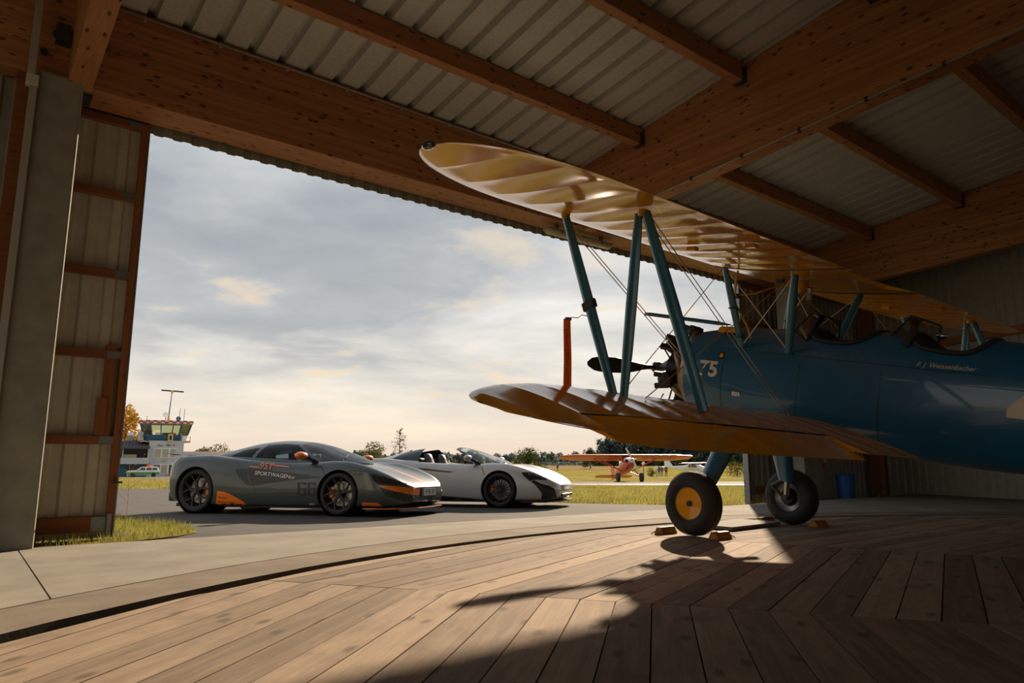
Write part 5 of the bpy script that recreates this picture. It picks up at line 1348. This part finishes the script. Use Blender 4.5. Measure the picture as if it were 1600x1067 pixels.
# ---- airport car by the tower
def patrol_car():
    d = 108.0; base = cp((226 - 800) / 1100 * d, d); r = thing('patrol_estate_car', 'white and green airfield car with an orange roof light by the tower', 'car', base, (0, 0, face_to(base)))
    def loft(tab, name, mat, w):
        R = []
        for x, z0, z1 in tab: R.append([Vector((x, -w, z0)), Vector((x, w, z0)), Vector((x, w * 0.97, z1)), Vector((x, -w * 0.97, z1))])
        return MB().rings(R, True).build(name, mat, r, bevel=0.04)
    loft([(-2.25, 0.35, 0.80), (-2.1, 0.28, 0.92), (-1.0, 0.28, 1.0), (2.1, 0.28, 1.02), (2.2, 0.35, 0.95)], 'body', 'decal_white', 0.88)
    loft([(-2.27, 0.34, 0.76), (2.22, 0.34, 0.76)], 'green_band', 'green_paint', 0.90)
    R = [[Vector((x0, -0.85, 1.0)), Vector((x0, 0.85, 1.0)), Vector((x1, 0.70, z)), Vector((x1, -0.70, z))] for x0, x1, z in ((-1.0, -0.35, 1.50), (2.1, 1.95, 1.52))]
    MB().rings(R, True).build('cabin', 'decal_white', r, bevel=0.05)
    for a, b_ in ((-0.62, 0.25), (0.4, 1.1), (1.2, 1.85)): MB().poly([(a, -0.845, 1.05), (b_, -0.845, 1.05), (b_ - 0.02, -0.745, 1.42), (a + (0.35 if a < -0.5 else 0.02), -0.745, 1.42)], 0.02, (0, -1, 0)).build('side_window', 'window_dark', r)
    for x in (-1.4, 1.4):
        for s in (-1, 1): MB().lathe([(0.001, -0.1), (0.2, -0.1), (0.32, -0.09), (0.33, 0), (0.32, 0.09), (0.2, 0.1), (0.001, 0.1)], (x, s * 0.8, 0.33), 'y', 20).build('wheel', 'rubber', r)
    MB().sphere((0.75, 0, 1.62), (0.42, 0.3, 0.14), 10, 6).build('roof_light', 'orange_cloth', r)
    b2 = cp((272 - 800) / 1100 * 109, 109); q = thing('red_trailer', 'small red trailer standing right of the airfield car', 'trailer', b2, (0, 0, face_to(b2)))
    MB().box(-0.65, 0.5, -0.4, 0.4, 0.25, 0.55).build('body', 'red_paint', q, bevel=0.05); MB().box(-0.2, 0.3, -0.35, 0.35, 0.55, 0.78).build('cover', 'red_paint', q, bevel=0.05); MB().bar((-0.65, 0, 0.35), (-1.1, 0, 0.2), 0.08, 0.08).build('drawbar', 'dark_metal', q)
    for s in (-1, 1): MB().lathe([(0.001, -0.06), (0.24, -0.06), (0.25, 0), (0.24, 0.06), (0.001, 0.06)], (0.0, s * 0.45, 0.25), 'y', 16).build('wheel', 'rubber', q)
patrol_car()

# ---- light aircraft outside
def foil_wing(span, ch, z, y, t=0.12, tipk=0.75, n=9):
    R = []
    for i in range(n):
        x = -span / 2 + span * i / (n - 1); e = min(span / 2 - abs(x), 0.6) / 0.6; c = ch * (0.55 + 0.45 * sqrt(max(0.0, 1 - (1 - e) ** 2)))
        ring = []
        for q in range(12):
            a = 2 * pi * q / 12; u = (1 - cos(a)) / 2; th = foil(min(max(u, 0), 1))[1] * (1 if a < pi else -0.6) * c * t / 0.13
            ring.append(Vector((x, y + (u - 0.3) * c, z + th - (u - 0.3) * c * 0.07)))
        R.append(ring)
    return MB().rings(R, True)
def tube_body(tab, n=14):
    return MB().rings([[Vector((w * math.copysign(abs(cos(t)) ** 0.75, cos(t)), y, zc + h * math.copysign(abs(sin(t)) ** 0.75, sin(t)))) for t in [2 * pi * j / n for j in range(n)]] for y, w, zc, h in tab], True)
def red_plane():
    d = 54.0; k = mpp(d); base = cp((980 - 800) / 1100 * d, d)
    r = thing('red_light_aircraft', 'red high-wing taildragger facing the hangar across the taxiway', 'aeroplane', base + Vector((0, 0, -0.15)), (radians(-13), 0, face_to(base) + radians(14)))
    # own frame: nose along -Y
    z0 = 0.95
    w = foil_wing(10.35, 1.6, 2.02, -0.15).build('wing', 'aircraft_red', r, smooth=40)
    vs, fs = text_data('D-MXVU', 1.0, 0.1); wd = max(v[0] for v in vs) - min(v[0] for v in vs); q = 2.6 / wd
    m = MB(); m.v = [(2.6 + v[0] * q, 0.1 - v[1] * q, 1.925 - (0.1 - v[1] * q) * 0.07) for v in vs]; m.f = fs; m.build('wing_lettering', 'lettering_olive', r, fix=False)
    tube_body([(-1.75, 0.12, 1.28, 0.10), (-1.65, 0.28, 1.27, 0.26), (-1.2, 0.36, 1.25, 0.36), (-0.6, 0.40, 1.38, 0.55), (0.4, 0.40, 1.40, 0.58), (1.2, 0.36, 1.35, 0.45), (3.2, 0.2, 1.35, 0.28), (4.9, 0.05, 1.40, 0.14)]).build('fuselage', 'aircraft_red', r, smooth=40)
    tube_body([(-1.80, 0.20, 1.36, 0.16), (-1.4, 0.355, 1.44, 0.20), (-0.75, 0.37, 1.56, 0.27)]).build('nose_cowl', 'decal_white', r, smooth=40)
    MB().add([(-0.36, -0.78, 1.66), (0.36, -0.78, 1.66), (0.33, -0.45, 2.0), (-0.33, -0.45, 2.0)], [(0, 1, 2, 3)]).build('windscreen', 'window_dark', r)
    for s in (-1, 1):
        MB().add([(s * 0.405, -0.6, 1.62), (s * 0.41, 0.7, 1.62), (s * 0.40, 0.6, 1.95), (s * 0.39, -0.4, 1.97)], [(0, 1, 2, 3)]).build('side_window', 'clear_glass', r)
        MB().sphere((s * 0.33, -1.45, 1.42), (0.13, 0.22, 0.13), 10, 6).build('engine_cylinder', 'engine_black', r)
        for y0 in (-0.55, 0.25): MB().tube([(s * 0.36, 0.0, 0.92), (s * 2.55, y0, 1.97)], 0.035, 6).build('wing_strut', 'aircraft_red', r)
        for y0 in (-0.9, 0.1): MB().tube([(s * 0.3, y0, 0.88), (s * 0.86, -0.75, 0.32)], 0.04, 6).build('gear_leg', 'aircraft_red', r)
        MB().lathe([(0.001, -0.11), (0.15, -0.12), (0.31, -0.11), (0.34, 0), (0.31, 0.11), (0.15, 0.12), (0.001, 0.11)], (s * 0.90, -0.75, 0.30), 'x', 24).build('wheel', 'rubber', r, smooth=50)
        MB().poly([(s * 0.03, 4.0, 1.42), (s * 1.45, 4.25, 1.42), (s * 1.6, 4.6, 1.42), (s * 1.4, 4.95, 1.42), (s * 0.03, 5.05, 1.42)], 0.06, (0, 0, 1)).build('tailplane', 'aircraft_red', r)
    MB().poly([(-0.03, 4.0, 1.45), (-0.03, 4.5, 2.25), (-0.03, 5.0, 2.4), (-0.03, 5.3, 2.1), (-0.03, 5.2, 1.3), (-0.03, 4.9, 1.25)], 0.06, (1, 0, 0)).build('fin', 'aircraft_red', r)
    MB().lathe([(0.001, -1.80), (0.1, -1.82), (0.08, -1.95), (0.001, -2.0)], (0, 0, 1.38), 'y', 14).build('spinner', 'prop_cream', r)
    a = radians(115)
    R = [[Vector((q * cos(a) - e * sin(a) * u, -1.9 + f_, 1.38 + q * sin(a) + e * cos(a) * u)) for u, f_ in ((-1, 0), (0, 0.03), (1, 0), (0, -0.03))] for q, e in ((-1.02, 0.03), (-0.9, 0.07), (-0.5, 0.09), (-0.1, 0.05), (0.1, 0.05), (0.5, 0.09), (0.9, 0.07), (1.02, 0.03))]
    MB().rings(R, True).build('propeller', 'prop_cream', r)
red_plane()
def white_plane(d, px, label, rz, mat):
    base = cp((px - 800) / 1100 * d, d); r = thing('white_light_aircraft', label, 'aeroplane', base, (0, 0, face_to(base) + rz))
    foil_wing(11.0, 1.5, 2.15, -0.1).build('wing', mat, r, smooth=40)
    tube_body([(-2.0, 0.25, 1.15, 0.25), (-1.6, 0.45, 1.15, 0.40), (-0.6, 0.55, 1.32, 0.62), (0.6, 0.55, 1.40, 0.66), (1.6, 0.42, 1.35, 0.42), (5.0, 0.08, 1.45, 0.15)]).build('fuselage', 'decal_white', r, smooth=40)
    for s in (-1, 1):
        MB().add([(s * 0.57, -0.55, 1.5), (s * 0.57, 0.9, 1.5), (s * 0.55, 0.8, 1.92), (s * 0.55, -0.3, 1.94)], [(0, 1, 2, 3)]).build('side_window', 'window_dark', r)
        MB().tube([(s * 0.5, 0.0, 0.95), (s * 2.4, -0.1, 2.1)], 0.05, 6).build('wing_strut', 'decal_white', r); MB().tube([(s * 0.4, 0.3, 0.9), (s * 1.2, 0.4, 0.25)], 0.05, 6).build('gear_leg', 'decal_white', r)
        MB().lathe([(0.001, -0.08), (0.22, -0.07), (0.24, 0), (0.22, 0.07), (0.001, 0.08)], (s * 1.22, 0.4, 0.24), 'x', 16).build('wheel', 'rubber', r)
        MB().poly([(0.0, 4.3, 1.5), (s * 1.7, 4.5, 1.5), (s * 1.7, 5.0, 1.5), (0, 5.2, 1.5)], 0.07, (0, 0, 1)).build('tailplane', 'decal_white', r)
    MB().poly([(-0.04, 3.6, 1.5), (-0.04, 4.6, 2.9), (-0.04, 5.2, 2.9), (-0.04, 5.1, 1.4)], 0.08, (1, 0, 0)).build('fin', 'decal_white', r)
    MB().lathe([(0.001, -0.08), (0.2, -0.07), (0.22, 0), (0.2, 0.07), (0.001, 0.08)], (0, -1.4, 0.22), 'x', 16).build('nose_wheel', 'rubber', r); MB().tube([(0, -1.4, 0.9), (0, -1.4, 0.2)], 0.05, 6).build('nose_leg', 'decal_white', r)
    MB().bar((-0.9, -2.1, 1.15), (0.9, -2.1, 1.15), 0.04, 0.14).build('propeller', 'cloth_dark', r)
white_plane(112, 1085, 'white high-wing aircraft parked far behind the red one', radians(68), 'decal_white')
white_plane(104, 1190, 'light aircraft with a cream wing partly hidden by the biplane wheel', radians(-70), 'prop_cream')
def shrub_and_people():
    def person(px, d, top, legs, label, h=1.7, st=0.12):
        base = cp((px - 800) / 1100 * d, d); r = thing('person', label, 'person', base, (0, 0, face_to(base)))
        def skin(name, verts, edges, rad, mat):
            me = bpy.data.meshes.new(name); me.from_pydata(verts, edges, []); o = bpy.data.objects.new(name, me); COL.objects.link(o); o.parent = r
            sm = o.modifiers.new('s', 'SKIN'); sd = o.modifiers.new('u', 'SUBSURF'); sd.levels = 1
            for v, q in zip(me.skin_vertices[0].data, rad): v.radius = (q, q)
            me.skin_vertices[0].data[0].use_root = True
            bpy.context.view_layer.update(); applied(o); o.data.materials.clear(); o.data.materials.append(MATS[mat]); return o
        k = h / 1.75
        V = [(0, 0, 0.93), (0, 0, 1.15), (0, 0, 1.38), (0, 0, 1.52), (0, -0.02, 1.65), (-0.19, 0, 1.40), (-0.25, 0.02, 1.12), (-0.23, -0.08, 0.90), (0.19, 0, 1.40), (0.25, 0.02, 1.12), (0.23, -0.08, 0.90), (-0.10, 0, 0.88), (-st, 0, 0.48), (-st - 0.02, 0.03, 0.06), (-st - 0.02, -0.12, 0.04), (0.10, 0, 0.88), (st, -0.04, 0.48), (st, -0.02, 0.06), (st, -0.17, 0.04)]
        E = [(0, 1), (1, 2), (2, 3), (3, 4), (2, 5), (5, 6), (6, 7), (2, 8), (8, 9), (9, 10), (0, 11), (11, 12), (12, 13), (13, 14), (0, 15), (15, 16), (16, 17), (17, 18)]
        Rr = [0.14, 0.13, 0.15, 0.055, 0.10, 0.07, 0.05, 0.04, 0.07, 0.05, 0.04, 0.085, 0.06, 0.045, 0.04, 0.085, 0.06, 0.045, 0.04]
        skin('body', [tuple(c * k for c in v) for v in V], E, [q * k for q in Rr], legs)
        Tv = [(0, 0, 0.90), (0, 0, 1.15), (0, 0, 1.40), (-0.20, 0, 1.41), (-0.255, 0.02, 1.12), (0.20, 0, 1.41), (0.255, 0.02, 1.12)]
        skin('jacket', [tuple(c * k for c in v) for v in Tv], [(0, 1), (1, 2), (2, 3), (3, 4), (2, 5), (5, 6)], [q * k for q in (0.165, 0.155, 0.165, 0.085, 0.06, 0.085, 0.06)], top)
    person(1040, 112, 'cloth_red', 'cloth_dark', 'distant person in a red jacket left of the white aircraft')
    person(1029, 114, 'cloth_blue', 'cloth_dark', 'distant person in blue standing beside the round bush')
    person(1033.5, 116, 'cloth_blue', 'cloth_blue', 'distant person in blue between the bush and the red-jacketed person')
    person(871, 190, 'cloth_dark', 'cloth_dark', 'distant dark figure at the edge of the tan field', 1.8)
shrub_and_people()

# ---- trees
def leaf_cloud(m, c, rad, n, size, rnd):
    for _ in range(n):
        while True:
            p = Vector((rnd.uniform(-1, 1), rnd.uniform(-1, 1), rnd.uniform(-1, 1)))
            if 0.25 < p.length < 1: break
        p = Vector((c[0] + p.x * rad[0], c[1] + p.y * rad[1], c[2] + p.z * rad[2]))
        a = Vector((rnd.gauss(0, 1), rnd.gauss(0, 1), rnd.gauss(0, 1))).normalized(); b = a.orthogonal().normalized(); s_ = size * rnd.uniform(0.6, 1.3)
        k = len(m.v); m.v += [tuple(p + a * s_), tuple(p + b * s_ * 0.6), tuple(p - a * s_), tuple(p - b * s_ * 0.6)]; m.f.append((k, k + 1, k + 2, k + 3))
def broad_meshes(h, w, n, size, leaf, seed, trunk=0.25, lobes=9):
    rnd = random.Random(seed); m = MB(); t = MB(); tr = h * trunk
    t.tube([(0, 0, -0.3), (0.02 * h, 0, tr), (-0.01 * h, 0.02, h * 0.75)], [0.035 * h, 0.026 * h, 0.008 * h], 8)
    for i in range(lobes):
        a = 2 * pi * i / lobes + rnd.uniform(-0.3, 0.3); q = rnd.uniform(0.25, 0.75); z = tr + (h - tr) * rnd.uniform(0.22 if trunk > 0.12 else 0.08, 0.80); rr = w / 2 * (1 - 0.75 * max(0, (z - tr) / (h - tr) - 0.45))
        c = (cos(a) * rr * q, sin(a) * rr * q, z); R_ = w * rnd.uniform(0.18, 0.28)
        t.tube([(0, 0, tr + (z - tr) * 0.4), ((c[0]) * 0.6, c[1] * 0.6, z * 0.95), c], [0.012 * h, 0.008 * h, 0.003 * h], 5)
        leaf_cloud(m, c, (R_, R_, R_ * 0.8), n // lobes, size, rnd)
    leaf_cloud(m, (0, 0, tr + (h - tr) * 0.70), (w * 0.22, w * 0.22, (h - tr) * 0.30), n // 5, size, rnd)
    return m.mesh('foliage', leaf, False, False), t.mesh('trunk', 'bark', True)
def conifer_meshes(h, w, n, size, leaf, seed, sparse=1.0, bare=0.12):
    rnd = random.Random(seed); m = MB(); t = MB()
    t.tube([(0, 0, -0.3), (0, 0, h)], [0.020 * h, 0.003 * h], 7)
    for i in range(n):
        q = (i + rnd.random()) / n; z = h * (bare + (1 - bare) * q); L_ = w / 2 * (1 - q) ** 0.8 * rnd.uniform(0.65, 1.15) + 0.02 * h; a = rnd.uniform(0, 2 * pi); up = 0.25 * L_ * rnd.uniform(0.0, 1.2)
        d = Vector((cos(a), sin(a), 0)); e = Vector((-sin(a), cos(a), 0))
        t.tube([(0, 0, z), tuple(d * L_ + Vector((0, 0, z + up)))], [0.006 * h * (1 - q) + 0.002, 0.002], 4)
        for j in range(int(7 * sparse)):
            u = rnd.uniform(0.25, 1.05); p = d * (L_ * u) + Vector((0, 0, z + up * u)); s_ = size * rnd.uniform(0.6, 1.4)
            ax = (d * rnd.uniform(0.3, 1) + e * rnd.uniform(-1, 1) + Vector((0, 0, rnd.uniform(-0.6, 0.25)))).normalized(); b = ax.cross(Vector((0, 0, 1))).normalized()
            k = len(m.v); m.v += [tuple(p), tuple(p + ax * s_ * 0.6 + b * s_ * 0.28), tuple(p + ax * s_ * 1.3), tuple(p + ax * s_ * 0.6 - b * s_ * 0.28)]; m.f.append((k, k + 1, k + 2, k + 3))
    return m.mesh('foliage', leaf, False, False), t.mesh('trunk', 'bark', True)
def tree(name, label, px, d, meshes, rz=0.0, **p):
    base = cp((px - 800) / 1100 * d, d); r = thing(name, label, 'tree', base, (0, 0, rz), **p)
    link('foliage', meshes[0], r); link('trunk', meshes[1], r); return r
tree('autumn_tree', 'golden autumn tree left of the control tower', 193, 128, broad_meshes(13.2, 9.0, 2600, 0.30, 'leaf_yellow', 3, 0.15))
tree('conifer_tree', 'thin spire-shaped conifer rising behind the roadster\'s tail', 624, 72, conifer_meshes(5.1, 3.2, 90, 0.20, 'needle_green', 5, 1.1))
tree('leafy_tree', 'bushy olive-green tree between the two sports cars', 582, 74, broad_meshes(4.0, 3.6, 1500, 0.11, 'leaf_olive', 6, 0.1, 11))
tree('leafy_tree', 'round dark green tree standing above the roadster\'s bonnet', 826, 118, broad_meshes(4.9, 6.2, 2200, 0.18, 'leaf_green', 8, 0.1, 11))
tree('leafy_tree', 'pale wispy treetop above the long brown roof', 345, 170, broad_meshes(7.3, 9.5, 900, 0.26, 'leaf_olive', 10, 0.1))
tree('leafy_tree', 'small green treetop beside the wispy one above the brown roof', 318, 172, broad_meshes(6.3, 6.0, 900, 0.26, 'leaf_green', 12, 0.1))
tree('leafy_tree', 'green tree standing alone left of the forest edge', 922, 250, broad_meshes(7.6, 6.5, 1200, 0.38, 'leaf_green', 14, 0.05))
tree('round_bush', 'round brown-green bush right of the red aircraft', 1017, 108, broad_meshes(1.5, 1.6, 700, 0.08, 'leaf_olive', 16, 0.05))
tree('leafy_tree', 'olive hedge bush under the cream wing by the biplane wheel', 1150, 112, broad_meshes(2.2, 6.0, 900, 0.14, 'leaf_olive', 18, 0.05))
def forest():
    rnd = random.Random(21)
    kinds = [conifer_meshes(15.5, 6.0, 46, 1.9, 'forest_hazed', 30 + i, 1.6, 0.02) for i in range(3)]
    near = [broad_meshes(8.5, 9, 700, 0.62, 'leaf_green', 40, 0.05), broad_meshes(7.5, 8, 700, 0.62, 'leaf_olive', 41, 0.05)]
    far = broad_meshes(11, 13, 420, 1.15, 'forest_far_haze', 50, 0.05)
    n = 0
    for row in range(3):
        px = 938 + row * 3
        while px < 1330:
            d = 385 + row * 16 + rnd.uniform(-5, 5); k = kinds[rnd.randrange(3)]
            r = tree('forest_conifer', 'dark conifer in the forest wall on the horizon', px, d, k, rnd.uniform(0, 6.3), group='conifers of the forest wall')
            s_ = rnd.uniform(0.80, 1.12); r.scale = (s_, s_, s_ * rnd.uniform(0.9, 1.08)); px += rnd.uniform(6.5, 10.5); n += 1
    px = 935
    while px < 1330:
        r = tree('forest_shrub', 'broad-leaved tree along the foot of the forest', px, 366 + rnd.uniform(-6, 6), near[rnd.randrange(2)], rnd.uniform(0, 6), group='broad-leaved trees at the forest foot')
        s_ = rnd.uniform(0.45, 0.95); r.scale = (s_, s_, s_); px += rnd.uniform(12, 24)
    for lo_, hi_ in ((470, 700), (700, 945)):
        px = lo_
        while px < hi_:
            r = tree('hazy_tree', 'pale hazy tree in the belt beyond the tan field', px, 560 + rnd.uniform(-20, 20), far, rnd.uniform(0, 6), group='hazy trees beyond the field')
            s_ = rnd.uniform(0.65, 1.0); r.scale = (s_, s_, s_); px += rnd.uniform(9, 16)
forest()
def hedge():
    m = MB(); rnd = random.Random(5)
    for i in range(60):
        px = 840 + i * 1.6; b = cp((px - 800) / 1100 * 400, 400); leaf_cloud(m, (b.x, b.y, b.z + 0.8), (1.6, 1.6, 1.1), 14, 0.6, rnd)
    o = m.build('field_hedge', 'forest_far_haze', None, False, False); o['kind'] = 'stuff'; o['label'] = 'low hedge line at the far side of the tan field'; o['category'] = 'hedge'
hedge()
def posts():
    for px, d, h, lab in ((1005, 98, 1.9, 'thin white marker post right of the red aircraft'), (1025, 100, 1.35, 'round white sign on a post beside the bush')):
        b = cp((px - 800) / 1100 * d, d); r = thing('marker_post', lab, 'post', b, (0, 0, face_to(b)))
        MB().tube([(0, 0, 0), (0, 0, h)], 0.07, 8).build('pole', 'galvanized', r); MB().lathe([(0.001, -0.05), (0.26, -0.05), (0.26, 0.0), (0.001, 0.0)], (0, -0.06, h), 'y', 16).build('sign_disc', 'decal_white', r)
posts()

# ---- grass blades
def in_poly(p, P):
    c = False
    for i in range(len(P)):
        a, b = P[i], P[i - 1]
        if (a[1] > p[1]) != (b[1] > p[1]) and p[0] < (b[0] - a[0]) * (p[1] - a[1]) / (b[1] - a[1]) + a[0]: c = not c
    return c
def blades(name, P, n, h, w, mat, label, seed, dz=-0.03, lean=0.4, cat='grass', bias=1.0):
    rnd = random.Random(seed); m = MB(); x0, x1 = min(p[0] for p in P), max(p[0] for p in P); y0, y1 = min(p[1] for p in P), max(p[1] for p in P); c = 0; tries = 0
    while c < n and tries < n * 8:
        tries += 1; l = rnd.uniform(x0, x1); d = y0 + (y1 - y0) * rnd.random() ** bias
        if not in_poly((l, d), P): continue
        b = cp(l, d); a = rnd.uniform(0, 2 * pi); hh = h * rnd.uniform(0.4, 1.3); ww = w * rnd.uniform(0.6, 1.3)
        e = Vector((cos(a), sin(a), 0)) * ww; tp = b + Vector((rnd.uniform(-lean, lean) * hh, rnd.uniform(-lean, lean) * hh, hh))
        k = len(m.v); z = Vector((0, 0, dz)); m.v += [tuple(b - e + z), tuple(b + e + z), tuple(tp)]; m.f.append((k, k + 1, k + 2)); c += 1
    o = m.build(name, mat, None, False, False); o['kind'] = 'stuff'; o['label'] = label; o['category'] = cat; return o
PATCH = [(-3.92, 6.80), (-3.75, 7.05), (-3.50, 7.55), (-3.52, 8.0), (-3.9, 8.7), (-4.25, 9.2), (-5.2, 10.0), (-6.1, 10.9), (-9, 12.5), (-9, 7.6), (-5.5, 6.2), (-4.6, 6.3)]
m = MB(); m.add([cp(l, d, gnd(d) - 0.010) for l, d in PATCH], [tuple(range(len(PATCH)))])
structure(m.build('verge', 'grass_ground'), 'small grass verge by the foot of the left door', 'ground')
blades('grass_tuft', PATCH, 14000, 0.060, 0.0045, 'blade_green', 'short green grass growing beside the left door', 1, -0.01)
blades('grass_tuft_dry', PATCH, 3500, 0.075, 0.0035, 'blade_yellow', 'dry yellow blades among the grass by the left door', 2, -0.01)
LAWN = [(-14.5, 30.2), (-6, 23), (1.0, 16.2), (4.7, 14.6), (6.0, 15.4), (14, 21.5), (24, 29), (24, 37), (3, 37), (-14, 54), (-24, 64), (-24, 31)]
blades('lawn_grass', LAWN, 60000, 0.055, 0.014, 'blade_yellow', 'sunlit yellow-green grass strip behind the roadster', 3, -0.05, 0.5, bias=1.5)
blades('lawn_grass_green', LAWN, 20000, 0.055, 0.014, 'blade_green', 'greener blades in the grass strip behind the roadster', 4, -0.05, 0.5, bias=1.5)
blades('tower_grass', [(-60, 31), (-13.5, 30), (-30, 70), (-50, 88), (-110, 94)], 24000, 0.09, 0.03, 'blade_yellow', 'grass strip in front of the control tower', 6, -0.05, 0.5)
def weed():
    r = thing('dry_weed', 'tall thin dried weed growing from the grass by the left door', 'plant', cp(-4.33, 8.0) + Vector((0, 0, -0.01)))
    rnd = random.Random(3); m = MB(); m.tube([(0, 0, 0), (0.01, 0, 0.35), (-0.005, 0.01, 0.75)], [0.004, 0.003, 0.0015], 5); m.build('stem', 'dry_stalk', r)
    for i in range(7):
        z = 0.25 + i * 0.07; a = rnd.uniform(0, 6.28); L_ = rnd.uniform(0.12, 0.3); e = Vector((cos(a) * L_, sin(a) * L_, z + L_ * 0.9))
        b = MB().tube([(0.005, 0, z), tuple(e)], [0.002, 0.001], 4).build('twig', 'dry_stalk', r)
        for j in range(4): q = Vector((0.005, 0, z)).lerp(e, 0.4 + 0.2 * j); MB().sphere(q, 0.005, 5, 4).build('seed_head', 'dry_stalk', b)
weed()
